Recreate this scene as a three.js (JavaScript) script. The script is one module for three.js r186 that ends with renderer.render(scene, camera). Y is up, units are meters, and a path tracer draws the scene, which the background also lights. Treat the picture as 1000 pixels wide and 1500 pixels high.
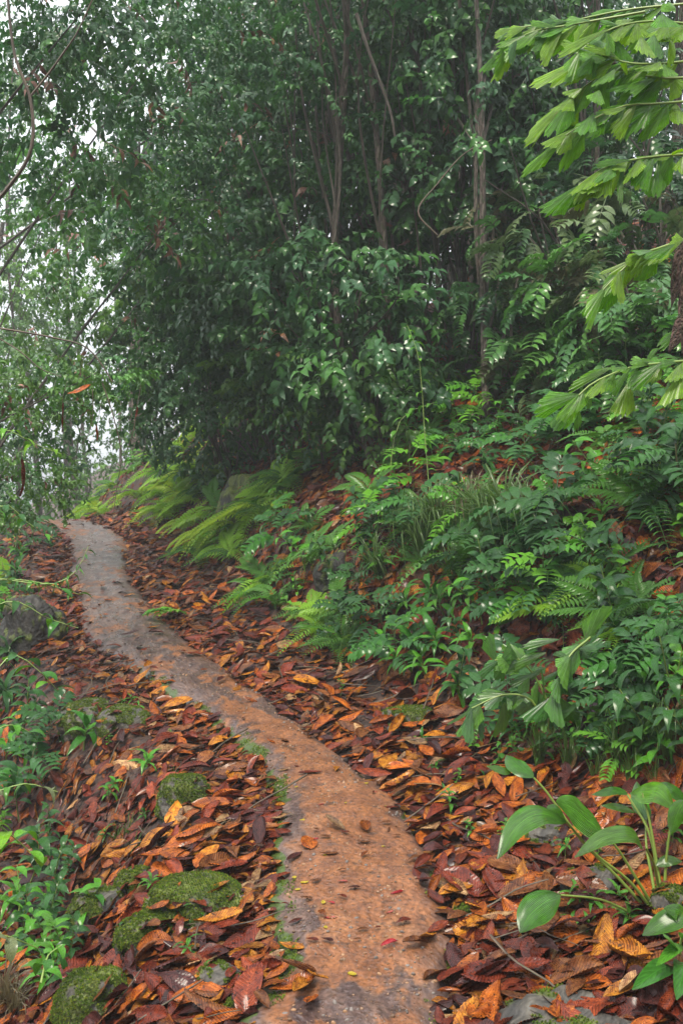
import * as THREE from 'three';
import { mergeGeometries } from 'three/addons/utils/BufferGeometryUtils.js';

// ---------------------------------------------------------------- camera, sky, sun, exposure
const scene = new THREE.Scene();
const W = 1000, HH = 1500, F = 1500, EYE = 1.6, PITCH = Math.atan(50 / F);
const camera = new THREE.PerspectiveCamera(2 * Math.atan(HH / 2 / F) * 180 / Math.PI, W / HH, 0.05, 400);
camera.position.set(0, EYE, 0);
camera.rotation.set(-PITCH, 0, 0);
camera.focus = 4.8;
camera.userData.fStop = 8;
const renderer = new THREE.WebGLRenderer({ antialias: true });
renderer.setSize(682, 1024);
renderer.toneMapping = THREE.LinearToneMapping;
renderer.toneMappingExposure = 3.55;
renderer.shadowMap.enabled = true;
{ // rain-overcast sky: brightest overhead, a little paler than blue
  const w = 128, h = 64, data = new Float32Array(w * h * 4);
  for (let j = 0; j < h; j++) for (let i = 0; i < w; i++) {
    const el = ((j + 0.5) / h - 0.5) * Math.PI, s = Math.sin(el);
    const l = s > 0 ? (1 + 2 * s) / 3 : 0.3 * (1 + s);
    const k = (j * w + i) * 4;
    data[k] = 0.88 * l; data[k + 1] = 0.92 * l; data[k + 2] = 0.97 * l; data[k + 3] = 1;
  }
  const t = new THREE.DataTexture(data, w, h, THREE.RGBAFormat, THREE.FloatType);
  t.mapping = THREE.EquirectangularReflectionMapping; t.magFilter = THREE.LinearFilter; t.minFilter = THREE.LinearFilter; t.needsUpdate = true;
  scene.background = t; scene.environment = t;
}
const sun = new THREE.DirectionalLight(0xfff4e2, 1.5);
sun.position.set(-5, 22, 7); sun.target.position.set(0, 0, -6);
sun.castShadow = true; sun.shadow.radius = 36;
Object.assign(sun.shadow.camera, { left: -30, right: 30, top: 30, bottom: -30, near: 1, far: 80 });
sun.shadow.mapSize.set(2048, 2048);
scene.add(sun, sun.target);
scene.fog = new THREE.FogExp2(0xeaf0f2, 0.0028);

// ---------------------------------------------------------------- helpers
let seed = 20240611;
const rnd = () => { seed |= 0; seed = (seed + 0x6D2B79F5) | 0; let t = Math.imul(seed ^ (seed >>> 15), 1 | seed); t = (t + Math.imul(t ^ (t >>> 7), 61 | t)) ^ t; return ((t ^ (t >>> 14)) >>> 0) / 4294967296; };
const rr = (a, b) => a + (b - a) * rnd();
const pick = (a) => a[Math.floor(rnd() * a.length)];
const clamp = THREE.MathUtils.clamp, lerp = THREE.MathUtils.lerp, sstep = THREE.MathUtils.smoothstep;
const V = (x = 0, y = 0, z = 0) => new THREE.Vector3(x, y, z);
const YUP = V(0, 1, 0);
// gradient noise with a period, so that textures tile
const PERM = new Uint8Array(512); { const p = [...Array(256).keys()]; for (let i = 255; i > 0; i--) { const j = Math.floor(rnd() * (i + 1)); [p[i], p[j]] = [p[j], p[i]]; } for (let i = 0; i < 512; i++) PERM[i] = p[i & 255]; }
const GX = [], GY = []; for (let i = 0; i < 256; i++) { const a = rnd() * 6.2832; GX.push(Math.cos(a)); GY.push(Math.sin(a)); }
function noise(x, y, per = 256) {
  const xi = Math.floor(x), yi = Math.floor(y), fx = x - xi, fy = y - yi, m = (v) => ((v % per) + per) % per;
  const x0 = m(xi) & 255, x1 = m(xi + 1) & 255, y0 = m(yi) & 255, y1 = m(yi + 1) & 255;
  const u = fx * fx * fx * (fx * (fx * 6 - 15) + 10), v = fy * fy * fy * (fy * (fy * 6 - 15) + 10);
  const g = (a, b, dx, dy) => { const h = PERM[PERM[a] + b]; return GX[h] * dx + GY[h] * dy; };
  const a = g(x0, y0, fx, fy), b = g(x1, y0, fx - 1, fy), c = g(x0, y1, fx, fy - 1), d = g(x1, y1, fx - 1, fy - 1);
  return (a + (b - a) * u + (c - a + (a - b + d - c) * u) * v) * 1.5;
}
const fbm = (x, y, o = 4, per = 256) => { let s = 0, a = 0.5, f = 1; for (let i = 0; i < o; i++) { s += a * noise(x * f + i * 17.3 * (per < 256 ? 0 : 1), y * f, per * f > 256 ? 256 : per * f); a *= 0.5; f *= 2; } return s; };
const n3 = (p, k) => (noise(p.x * k + 3.1, p.y * k + p.z * k * 0.7) + noise(p.y * k + 40.2, p.z * k - p.x * k * 0.6) + noise(p.z * k + 80.7, p.x * k + p.y * k * 0.5)) / 1.8;
function curve1(pts) { // smooth monotone-ish table lookup y(x)
  return (x) => {
    if (x <= pts[0][0]) return pts[0][1]; const n = pts.length;
    if (x >= pts[n - 1][0]) { const [a, b] = [pts[n - 2], pts[n - 1]]; return b[1] + (x - b[0]) * (b[1] - a[1]) / (b[0] - a[0]) * 0.6; }
    let i = 0; while (x > pts[i + 1][0]) i++;
    const sl = (k) => k <= 0 ? (pts[1][1] - pts[0][1]) / (pts[1][0] - pts[0][0]) : k >= n - 1 ? (pts[n - 1][1] - pts[n - 2][1]) / (pts[n - 1][0] - pts[n - 2][0]) : (pts[k + 1][1] - pts[k - 1][1]) / (pts[k + 1][0] - pts[k - 1][0]);
    const h = pts[i + 1][0] - pts[i][0], t = (x - pts[i][0]) / h, t2 = t * t, t3 = t2 * t;
    return (2 * t3 - 3 * t2 + 1) * pts[i][1] + (t3 - 2 * t2 + t) * h * sl(i) + (-2 * t3 + 3 * t2) * pts[i + 1][1] + (t3 - t2) * h * sl(i + 1);
  };
}
const ray = (px, py) => V((px - 500) / F, -(py - 750) / F, -1).applyAxisAngle(V(1, 0, 0), -PITCH);
const at = (px, py, d) => { const r = ray(px, py); return V(0, EYE, 0).addScaledVector(r, d / -r.z); };
const toPx = (p) => { const q = p.clone().sub(V(0, EYE, 0)).applyAxisAngle(V(1, 0, 0), PITCH); return [500 + F * q.x / -q.z, 750 - F * q.y / -q.z, -q.z]; };

const taken = {};
const numbered = (n) => { const k = (taken[n] = (taken[n] ?? -1) + 1); return k ? `${n}_${String(k).padStart(3, '0')}` : n; };
function tag(o, label, category, group, kind) { o.userData = { label, category }; if (group) o.userData.group = group; if (kind) o.userData.kind = kind; return o; }
function thing(name, pos, label, category, group) { const g = new THREE.Group(); g.name = numbered(name); g.position.copy(pos); tag(g, label, category, group); scene.add(g); return g; }
function mesh(name, geo, mat, parent) { const m = new THREE.Mesh(geo, mat); m.name = parent ? name : numbered(name); m.castShadow = m.receiveShadow = true; (parent ?? scene).add(m); return m; }
function dup(o, pos, label, group) { const c = o.clone(); c.name = numbered(o.name.replace(/_\d{3}$/, '')); c.position.copy(pos); c.userData = { ...o.userData }; if (label) c.userData.label = label; if (group) c.userData.group = group; scene.add(c); return c; }
function inst(name, geo, mat, mats, cols, parent) {
  const m = new THREE.InstancedMesh(geo, mat, mats.length); m.name = parent ? name : numbered(name);
  mats.forEach((x, i) => { m.setMatrixAt(i, x); if (cols) m.setColorAt(i, cols[i]); });
  m.castShadow = m.receiveShadow = true; m.userData = { kind: 'stuff' }; (parent ?? scene).add(m); return m;
}
const lin = (r, g, b) => new THREE.Color().setRGB(r, g, b);
function tex(w, h, fn, srgb, rep = true) {
  const d = new Uint8Array(w * h * 4);
  for (let j = 0; j < h; j++) for (let i = 0; i < w; i++) { const c = fn((i + 0.5) / w, (j + 0.5) / h, i, j), k = (j * w + i) * 4; if (typeof c === 'number') d[k] = d[k + 1] = d[k + 2] = clamp(c, 0, 1) * 255; else { d[k] = clamp(c[0], 0, 1) * 255; d[k + 1] = clamp(c[1], 0, 1) * 255; d[k + 2] = clamp(c[2], 0, 1) * 255; } d[k + 3] = 255; }
  const t = new THREE.DataTexture(d, w, h); t.magFilter = THREE.LinearFilter; t.minFilter = THREE.LinearFilter;
  t.wrapS = t.wrapT = rep ? THREE.RepeatWrapping : THREE.ClampToEdgeWrapping; if (srgb) t.colorSpace = THREE.SRGBColorSpace; t.needsUpdate = true; return t;
}
const mix3 = (a, b, t) => [lerp(a[0], b[0], t), lerp(a[1], b[1], t), lerp(a[2], b[2], t)];
const S = (c) => [c[0] / 255, c[1] / 255, c[2] / 255];

// ---------------------------------------------------------------- the lie of the land
const hp = curve1([[-12, -0.5], [0, -0.05], [3, 0], [4.5, 0.12], [6, 0.2], [8, 0.35], [10, 0.5], [12, 0.7], [14, 0.88], [16, 0.95], [18, 0.75], [24, -0.3], [40, -1.5], [70, -2]]);
function pathHit(px, py) { const r = ray(px, py); let a = 2, b = 17; for (let i = 0; i < 40; i++) { const m = (a + b) / 2, y = EYE + r.y * m / -r.z; (y > hp(m)) ? a = m : b = m; } return at(px, py, a); }
const edge = (list) => { const p = list.map(([x, y]) => { const q = pathHit(x, y); return [-q.z, q.x]; }).sort((a, b) => a[0] - b[0]); const s = (p[2][1] - p[0][1]) / (p[2][0] - p[0][0]); return curve1([[-12, p[0][1] + 0.06], [1, p[0][1] + 0.02], ...p, [20, p[p.length - 1][1] - 3], [60, p[p.length - 1][1] - 18]]); };
const xlT = edge([[352, 1500], [380, 1450], [398, 1380], [397, 1300], [408, 1215], [396, 1140], [344, 1078], [288, 1034], [220, 990], [152, 950], [122, 915], [108, 850], [92, 780]]);
const xrT = edge([[650, 1500], [660, 1430], [665, 1360], [655, 1310], [630, 1250], [605, 1200], [562, 1150], [506, 1106], [450, 1062], [394, 1015], [338, 980], [278, 935], [226, 885], [190, 835], [178, 780]]);
// table them, they are asked for often
const tab = (f) => { const a = []; for (let i = 0; i <= 1500; i++) a.push(f(-12 + i * 0.05)); return (x) => { const k = clamp((x + 12) / 0.05, 0, 1499.99), i = Math.floor(k); return lerp(a[i], a[i + 1], k - i); }; };
const hpT = tab(hp), xl = tab(xlT), xr = tab(xrT);
const bankR = tab(curve1([[-12, 0], [-0.1, -0.05], [0, -0.04], [0.15, 0], [0.45, 0.05], [0.7, 0.14], [0.86, 0.26], [1.2, 0.75], [2.0, 1.36], [3.5, 2.35], [5, 3.2], [8, 4.5], [15, 7], [40, 13]]));
const bankL = tab(curve1([[-12, 0], [-0.1, -0.05], [0, -0.06], [0.15, -0.1], [0.45, -0.16], [0.75, -0.42], [1.15, -0.72], [2.0, -0.6], [3.5, -0.1], [6, 0.5], [20, 2.2], [50, 6]]));
const obl = (d) => 1 - 0.05 * sstep(d, 5, 6.5);
function ground(x, z) {
  const d = -z, L = xl(d), R = xr(d); let h = hpT(d);
  if (x > R) { const u = (x - R) * obl(d); h += bankR(u) + sstep(u, 0.15, 2) * (0.22 * noise(x * 0.9, z * 0.9) + 0.1 * noise(x * 2.6 + 9, z * 2.6)) + 0.03 * sstep(u, 0, 0.4) * noise(x * 6, z * 6); }
  else if (x < L) { const u = (L - x) * obl(d); h += bankL(u) + sstep(u, 0.1, 1.5) * (0.16 * noise(x * 1.1 + 5, z * 1.1) + 0.06 * noise(x * 3, z * 3)) + 0.02 * sstep(u, 0, 0.4) * noise(x * 7, z * 7); }
  else h -= 0.05;
  return h;
}
const onGround = (x, z) => V(x, ground(x, z), z);
function hit(px, py, from = 2.2) { const r = ray(px, py).multiplyScalar(1); r.multiplyScalar(1 / -r.z); let d = from; const o = V(0, EYE, 0); for (; d < 60; d += 0.02) { const p = o.clone().addScaledVector(r, d); if (p.y < ground(p.x, p.z)) return p; } return o.addScaledVector(r, 40); }
const gNormal = (x, z) => { const e = 0.05; return V(ground(x - e, z) - ground(x + e, z), 2 * e, ground(x, z - e) - ground(x, z + e)).normalize(); };
// landmarks that labels refer to
const landmarks = (list) => list.map(([px, py, say]) => ({ p: hit(px, py), say }));
const LMG = landmarks([[268, 1175, 'the grassy boulder'], [142, 1345, 'the dark squarish rock'], [288, 1335, 'the flat mossy slab'], [140, 1485, 'the big mossy boulder'], [322, 1445, 'the smooth grey rock'], [123, 1090, 'the lance-leaved sapling'], [802, 1230, 'the ginger leaves'], [958, 1338, 'the ginger stalks'], [735, 1305, 'the lichened flat stone'], [880, 1485, 'the broad wet rock'], [690, 1340, 'the bright-mossed small stone'], [600, 1050, 'the rock at the bank foot'], [800, 1075, 'the palm seedling'], [400, 1240, 'the mossy path edge'], [640, 1240, 'the bare path edge'], [640, 1130, 'the bend of the path'], [340, 1120, 'the narrowing of the path']]);
const LMB = landmarks([[372, 720, 'the dark overhanging rock'], [712, 640, 'the twin trunks'], [590, 575, 'the leaning trunk'], [720, 810, 'the drooping sedge'], [800, 1075, 'the palm seedling'], [958, 1180, 'the ginger plant'], [480, 930, 'the low ferns'], [1010, 640, 'the tall fishtail palm'], [285, 760, 'the bright ferns'], [610, 930, 'the lance-leaved clump'], [900, 880, 'the bare leafy slope'], [800, 520, 'the palm-hidden trunk']]);
function beside(p, list) { let b = list[0], bd = 1e9; for (const l of list) { const q = l.p.distanceTo(p); if (q < bd) { bd = q; b = l; } } const dy = p.y - b.p.y; return `${dy > 0.4 ? 'above' : dy < -0.4 ? 'below' : 'near'} ${b.say}`; }
const uRight = (x, z) => (x - xr(-z)) * obl(-z), uLeft = (x, z) => (xl(-z) - x) * obl(-z);

// ---------------------------------------------------------------- textures and materials
const soilT = tex(1024, 1024, (u, v) => {
  const a = fbm(u * 8, v * 8, 5, 8), b = fbm(u * 40, v * 40, 3, 40), c = noise(u * 120, v * 120, 120);
  let col = mix3(S([70, 47, 35]), S([42, 29, 24]), clamp(0.5 + a * 1.3, 0, 1)); col = mix3(col, S([88, 60, 42]), clamp(b * 1.4, 0, 1)); const k = 1 + 0.35 * c; return [col[0] * k, col[1] * k, col[2] * k];
}, true);
const soilB = tex(512, 512, (u, v) => 0.5 + 0.5 * fbm(u * 16, v * 16, 5, 16));
const M = {};
M.soil = new THREE.MeshStandardMaterial({ map: soilT, bumpMap: soilB, bumpScale: 0.05, roughness: 0.75 });
// leaf colour maps: tissue and veins only, tinted by the material colour
const veins = (u, v, n, slant) => { const s = Math.abs(v - 0.5) * 2, ph = u * n - s * slant, f = ph - Math.floor(ph); return [s, Math.min(f, 1 - f)]; };
const leafT = tex(256, 128, (u, v) => { const [s, e] = veins(u, v, 9, 2.2); let k = 0.88 + 0.18 * fbm(u * 10, v * 5, 3); k += 0.1 * sstep(0.06 - e, 0, 0.05) + 0.28 * sstep(0.06 - s, 0, 0.04); return [k, k, k * 0.94]; }, true, false);
const leafB = tex(256, 128, (u, v) => { const [s, e] = veins(u, v, 9, 2.2); return 0.35 + 0.5 * Math.sin(Math.PI * e) * (1 - 0.4 * s) + 0.12 * fbm(u * 20, v * 10, 2); }, false, false);
const paraT = tex(256, 128, (u, v) => { const s = Math.abs(v - 0.5) * 2, w = noise(s * 26, u * 1.2) * 0.5 + noise(v * 55, u * 2) * 0.35, bl = fbm(u * 6, v * 4, 3); let k = 0.86 + 0.24 * w + 0.16 * bl + 0.3 * sstep(0.05 - s, 0, 0.04); const y = sstep(fbm(u * 9 + 4, v * 7, 4), 0.3, 0.42) * 0.3; return [k + y, k + 0.1 * y, k * 0.92]; }, true, false);
const paraB = tex(256, 256, (u, v) => { const s = Math.abs(v - 0.5) * 2; return 0.5 + 0.3 * Math.sin((s * 11 + 0.9 * Math.sin(u * 3.1)) * 6.283) + 0.2 * noise(v * 60, u * 3); }, false, false);
const deadT = tex(512, 256, (u, v) => { const [s, e] = veins(u, v, 15, 2.6), bl = fbm(u * 5, v * 3, 4), fine = fbm(u * 40, v * 24, 3); let k = 0.82 + 0.45 * bl + 0.25 * fine; k += 0.3 * sstep(0.1 - e, 0, 0.08) * (1 - 0.5 * s) + 0.25 * sstep(0.05 - s, 0, 0.04); const spot = sstep(fbm(u * 9 + 7, v * 6 + 3, 4), 0.22, 0.36); k *= 1 - 0.55 * spot; return [k, k * (0.95 + 0.16 * bl), k * (0.9 + 0.12 * bl)]; }, true, false);
const deadB = tex(512, 256, (u, v) => { const [s, e] = veins(u, v, 15, 2.6); return 0.15 + 0.65 * Math.sin(Math.PI * Math.min(1, e * 1.3)) * (1 - 0.25 * s) + 0.12 * fbm(u * 30, v * 18, 3); }, false, false);
const barkT = tex(256, 512, (u, v) => { const a = fbm(u * 16, v * 6, 4, 8), b = fbm(u * 6 + 3, v * 6, 4, 6), l = sstep(fbm(u * 5, v * 5 + 2, 4, 5), 0.08, 0.2); let c = mix3(S([120, 108, 98]), S([60, 50, 45]), clamp(0.5 + a * 1.5, 0, 1)); c = mix3(c, S([150, 146, 136]), l * 0.6); return mix3(c, S([66, 84, 44]), sstep(b, 0.12, 0.3) * 0.7); }, true);
const barkB = tex(256, 512, (u, v) => 0.5 + 0.6 * fbm(u * 20, v * 8, 4, 4));
const rockT = tex(512, 512, (u, v) => { const a = fbm(u * 6, v * 6, 5, 6), b = fbm(u * 30, v * 30, 3, 30); let c = mix3([0.62, 0.62, 0.62], [0.95, 0.92, 0.86], clamp(0.5 + a * 1.3, 0, 1)); const k = 1 + 0.5 * b; return [c[0] * k, c[1] * k, c[2] * k]; }, true);
const rockB = tex(512, 512, (u, v) => 0.5 + 0.5 * fbm(u * 12, v * 12, 5, 12));
const greenLeaf = (c, gloss = 0.75, para = false, thr = 0.32) => new THREE.MeshPhysicalMaterial({ color: c, map: para ? paraT : leafT, bumpMap: para ? paraB : leafB, bumpScale: para ? 0.005 : 0.003, roughness: 1, specularIntensity: 0.2, transmission: thr, thickness: 0, clearcoat: gloss, clearcoatRoughness: 0.2, side: THREE.DoubleSide });
M.g = [lin(0.028, 0.12, 0.016), lin(0.04, 0.18, 0.016), lin(0.024, 0.1, 0.022), lin(0.075, 0.24, 0.014), lin(0.034, 0.14, 0.028)].map((c) => greenLeaf(c, 0.5));
M.bright = [lin(0.12, 0.36, 0.012), lin(0.085, 0.31, 0.016), lin(0.16, 0.37, 0.012)].map((c) => greenLeaf(c, 0.45));
M.dull = [lin(0.16, 0.2, 0.09), lin(0.2, 0.17, 0.1)].map((c) => greenLeaf(c, 0.6));
M.ginger = [lin(0.12, 0.44, 0.005), lin(0.09, 0.38, 0.006), lin(0.16, 0.48, 0.006)].map((c) => greenLeaf(c, 0.5, true));
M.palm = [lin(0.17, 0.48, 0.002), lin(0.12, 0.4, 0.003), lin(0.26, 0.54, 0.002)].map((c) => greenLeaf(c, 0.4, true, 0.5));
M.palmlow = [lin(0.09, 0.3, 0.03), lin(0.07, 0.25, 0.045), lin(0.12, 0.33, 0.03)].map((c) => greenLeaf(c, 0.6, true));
M.ginger.forEach((m) => { m.bumpScale = 0.012; });
M.fern = [lin(0.34, 0.52, 0.02), lin(0.24, 0.48, 0.03), lin(0.1, 0.28, 0.04)].map((c) => greenLeaf(c, 0.25, false, 0.42));
M.blade = [lin(0.16, 0.32, 0.06), lin(0.17, 0.36, 0.05), lin(0.3, 0.24, 0.12)].map((c) => greenLeaf(c, 0.5, true));
M.crown = greenLeaf(lin(1, 1, 1), 0.8, false, 0.36); // tinted per twig
M.crownDry = new THREE.MeshPhysicalMaterial({ color: 0xffffff, map: deadT, roughness: 0.6, clearcoat: 0.4, clearcoatRoughness: 0.3, side: THREE.DoubleSide });
const deadMat = (c, rough = 0.2) => new THREE.MeshPhysicalMaterial({ color: c, map: deadT, bumpMap: deadB, bumpScale: 0.009, roughness: 0.7, specularIntensity: 0.3, clearcoat: 0.32, clearcoatRoughness: rough, side: THREE.DoubleSide });
const DEAD = [
  { c: lin(0.2, 0.032, 0.012), w: 26, say: 'dark red-brown' }, { c: lin(0.46, 0.12, 0.012), w: 24, say: 'rust-orange' }, { c: lin(0.52, 0.2, 0.014), w: 14, say: 'ochre' },
  { c: lin(0.085, 0.02, 0.018), w: 16, say: 'purple-brown' }, { c: lin(0.22, 0.08, 0.025), w: 18, say: 'brown' }, { c: lin(0.42, 0.25, 0.12), w: 4, say: 'pale tan' }, { c: lin(0.29, 0.055, 0.018), w: 10, say: 'brick-red' }];
DEAD.forEach((d) => { d.m = deadMat(d.c); });
const deadPick = () => { let s = rnd() * DEAD.reduce((a, d) => a + d.w, 0); for (const d of DEAD) { s -= d.w; if (s <= 0) return d; } return DEAD[0]; };
M.litter = deadMat(lin(1, 1, 1));
M.bark = new THREE.MeshStandardMaterial({ map: barkT, color: lin(0.6, 0.56, 0.52), bumpMap: barkB, bumpScale: 0.02, roughness: 0.6 });
M.twig = new THREE.MeshStandardMaterial({ map: barkT, color: lin(0.5, 0.4, 0.3), roughness: 0.6 });
M.stem = new THREE.MeshPhysicalMaterial({ color: lin(0.16, 0.24, 0.04), roughness: 0.5, clearcoat: 0.5, clearcoatRoughness: 0.3 });
M.stemDark = new THREE.MeshPhysicalMaterial({ color: lin(0.1, 0.1, 0.04), roughness: 0.55 });
M.rock = new THREE.MeshPhysicalMaterial({ map: rockT, bumpMap: rockB, bumpScale: 0.012, roughness: 0.8, vertexColors: true, clearcoat: 0.12, clearcoatRoughness: 0.3 });
M.fibre = new THREE.MeshStandardMaterial({ map: barkT, color: lin(0.55, 0.38, 0.36), bumpMap: barkB, bumpScale: 0.02, roughness: 0.8, side: THREE.DoubleSide });

// ---------------------------------------------------------------- geometry makers
function grid(nu, nv, fn) { // fn(u, v) -> {p, uv}; u along, v across
  const pos = [], uv = [], idx = [];
  for (let i = 0; i <= nu; i++) for (let j = 0; j <= nv; j++) { const p = fn(i / nu, j / nv); pos.push(p.x, p.y, p.z); uv.push(p.u ?? i / nu, p.v ?? j / nv); }
  for (let i = 0; i < nu; i++) for (let j = 0; j < nv; j++) { const a = i * (nv + 1) + j, b = a + nv + 1; idx.push(a, b, a + 1, b, b + 1, a + 1); }
  const g = new THREE.BufferGeometry(); g.setAttribute('position', new THREE.Float32BufferAttribute(pos, 3)); g.setAttribute('uv', new THREE.Float32BufferAttribute(uv, 2)); g.setIndex(idx); g.computeVertexNormals(); return g;
}
const PROF = {
  oval: (t) => Math.pow(Math.sin(Math.PI * Math.pow(t, 0.92)), 0.75),
  drip: (t) => Math.pow(Math.sin(Math.PI * Math.pow(t, 0.8)), 0.9) * (1 - 0.35 * sstep(t, 0.7, 1)),
  lance: (t) => Math.pow(Math.sin(Math.PI * Math.pow(t, 0.75)), 1.05),
  oblong: (t) => Math.pow(Math.sin(Math.PI * Math.pow(t, 0.97)), 0.5) * (1 - 0.12 * sstep(t, 0.8, 1)),
  obov: (t) => Math.pow(Math.sin(Math.PI * Math.pow(t, 1.25)), 0.8),
  blade: (t) => (0.6 + 0.4 * sstep(t, 0, 0.2)) * (1 - sstep(t, 0.35, 1) * 0.98),
};
function sweep(pts) { const c = new THREE.CatmullRomCurve3(pts, false, 'centripetal'); return c; }
// a leaf blade along a midrib: w half width, fold lifts the margins, ruffle waves them
function blade(pts, w, o = {}) {
  const { prof = PROF.drip, nl = 7, nw = 2, fold = 0.25, ruffle = 0, up = YUP, twist = 0, cup = 0 } = o, c = pts.getPoint ? pts : sweep(pts), s0 = rnd() * 9;
  const P = [], T = []; for (let i = 0; i <= nl; i++) { P.push(c.getPoint(i / nl)); T.push(c.getTangent(i / nl)); }
  return grid(nl, nw, (t, v) => {
    const i = Math.round(t * nl), s = v * 2 - 1, hw = w * (t <= 0 ? 0.03 : prof(clamp(t, 0.02, 0.995)));
    const side = V().crossVectors(T[i], up).normalize(); if (side.lengthSq() < 0.5) side.set(1, 0, 0); const n = V().crossVectors(side, T[i]).normalize();
    if (twist) { side.applyAxisAngle(T[i], twist * t); n.applyAxisAngle(T[i], twist * t); }
    const lift = fold * Math.abs(s) * hw - cup * s * s * hw + ruffle * hw * Math.abs(s) * Math.sin(t * 16 + s * 2 + s0);
    const p = P[i].clone().addScaledVector(side, s * hw).addScaledVector(n, lift); p.u = t; p.v = v; return p;
  });
}
function localLeaf(L, w, o = {}) { const dr = o.droop ?? 0.3; return blade([V(), V(L * 0.33, L * dr * 0.12, 0), V(L * 0.68, -L * dr * 0.1, 0), V(L * 0.97, -L * dr * 0.75, 0)], w, o); }
function tube(pts, r0, r1, seg = 8, rad = 5, vrep = 1) {
  const c = pts.getPoint ? pts : sweep(pts), N = [], Bn = [], len = c.getLength(), q = new THREE.Quaternion(); let T0 = c.getTangent(0), n0 = V().crossVectors(T0, Math.abs(T0.y) > 0.8 ? V(1, 0, 0) : YUP).normalize();
  for (let i = 0; i <= seg; i++) { const T = c.getTangent(i / seg); n0.applyQuaternion(q.setFromUnitVectors(T0, T)); T0 = T; N.push(n0.clone()); Bn.push(V().crossVectors(T, n0).normalize()); }
  return grid(seg, rad, (t, v) => { const i = Math.round(t * seg), a = v * Math.PI * 2, r = lerp(r0, r1, t), p = c.getPoint(t).addScaledVector(N[i], Math.cos(a) * r).addScaledVector(Bn[i], Math.sin(a) * r); p.u = v; p.v = t * len * vrep; return p; });
}
// fishtail leaflet: a wedge that widens to a ragged, bitten end, pleated along its veins
function fishtail(base, tip, w, o = {}) {
  const { up = YUP, droop = 0.12, nl = 9, nw = 14, skew = 0 } = o, d = tip.clone().sub(base), L = d.length(); d.normalize();
  const side = V().crossVectors(d, up).normalize(), n = V().crossVectors(side, d).normalize(), ph = rnd() * 9, sk = skew || rr(0.25, 0.75) * (rnd() < 0.5 ? -1 : 1), roll = rr(-0.5, 0.5);
  const g = grid(nl, nw, (t, v) => {
    const s = v * 2 - 1, end = 1 - 0.22 * s * s + sk * s * 0.45 - 0.16 * Math.abs(noise(v * 9 + ph, 1)) - (Math.round(v * nw) % 2 ? 0.05 : 0) - 0.1 * sstep(Math.abs(noise(v * 4 + ph, 5)), 0.25, 0.5);
    const l = t * end, wd = w * (0.04 + 0.96 * Math.pow(t, 0.8));
    const p = base.clone().addScaledVector(d, l * L).addScaledVector(side, s * wd * (0.9 + 0.1 * t)).addScaledVector(n, 0.012 * t * Math.sin(s * 13 + ph) * L * 4 * 0.25 - droop * L * l * l + roll * s * wd * t * 0.6 - 0.25 * s * s * wd); p.u = t; p.v = v; return p;
  });
  return g;
}
function join(list) { const g = mergeGeometries(list.map((x) => x.index ? x.toNonIndexed() : x), false); return g; }
const joinI = (list) => mergeGeometries(list, false);

// ---------------------------------------------------------------- ground
{
  const xs = [], zs = []; // finer where the camera looks
  for (let i = -150; i <= 150; i++) { const t = i / 150; xs.push(Math.sign(t) * (Math.abs(t) * 6 + Math.pow(Math.abs(t), 4) * 54)); }
  for (let i = 0; i <= 300; i++) { const t = i / 300; zs.push(-(-10 + t * 32 + Math.pow(t, 5) * 60)); }
  const g = grid(zs.length - 1, xs.length - 1, (a, b) => { const x = xs[Math.round(b * (xs.length - 1))], z = zs[Math.round(a * (zs.length - 1))], p = onGround(x, z); p.u = x / 2; p.v = z / 2; return p; });
  const m = mesh('ground', g, M.soil); tag(m, 'dark wet forest soil of the bank and hollow beside the path', 'ground', null, 'structure');
}
// ---------------------------------------------------------------- moss
const ROCKS = [];
const mossG = joinI([0, 1, 2, 3, 4].map((i) => { const a = i * 1.3, h = rr(0.6, 1), c = Math.cos(a) * 0.45, z = Math.sin(a) * 0.45; return blade([V(c * 0.2, 0, z * 0.2), V(c * 0.5, h * 0.6, z * 0.5), V(c, h, z)], 0.16, { prof: PROF.lance, nl: 2, nw: 2, up: V(-Math.sin(a), 0, Math.cos(a)).cross(V(c, h, z)).normalize() }); }));
M.moss = new THREE.MeshPhysicalMaterial({ color: 0xffffff, roughness: 1, specularIntensity: 0.2, transmission: 0.3, thickness: 0, side: THREE.DoubleSide });
const mossColor = () => { const k = rr(0.6, 1.4); return pick([() => lin(0.1 * k, 0.17 * k, 0.015), () => lin(0.07 * k, 0.12 * k, 0.018), () => lin(0.16 * k, 0.2 * k, 0.025)])(); };
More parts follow.
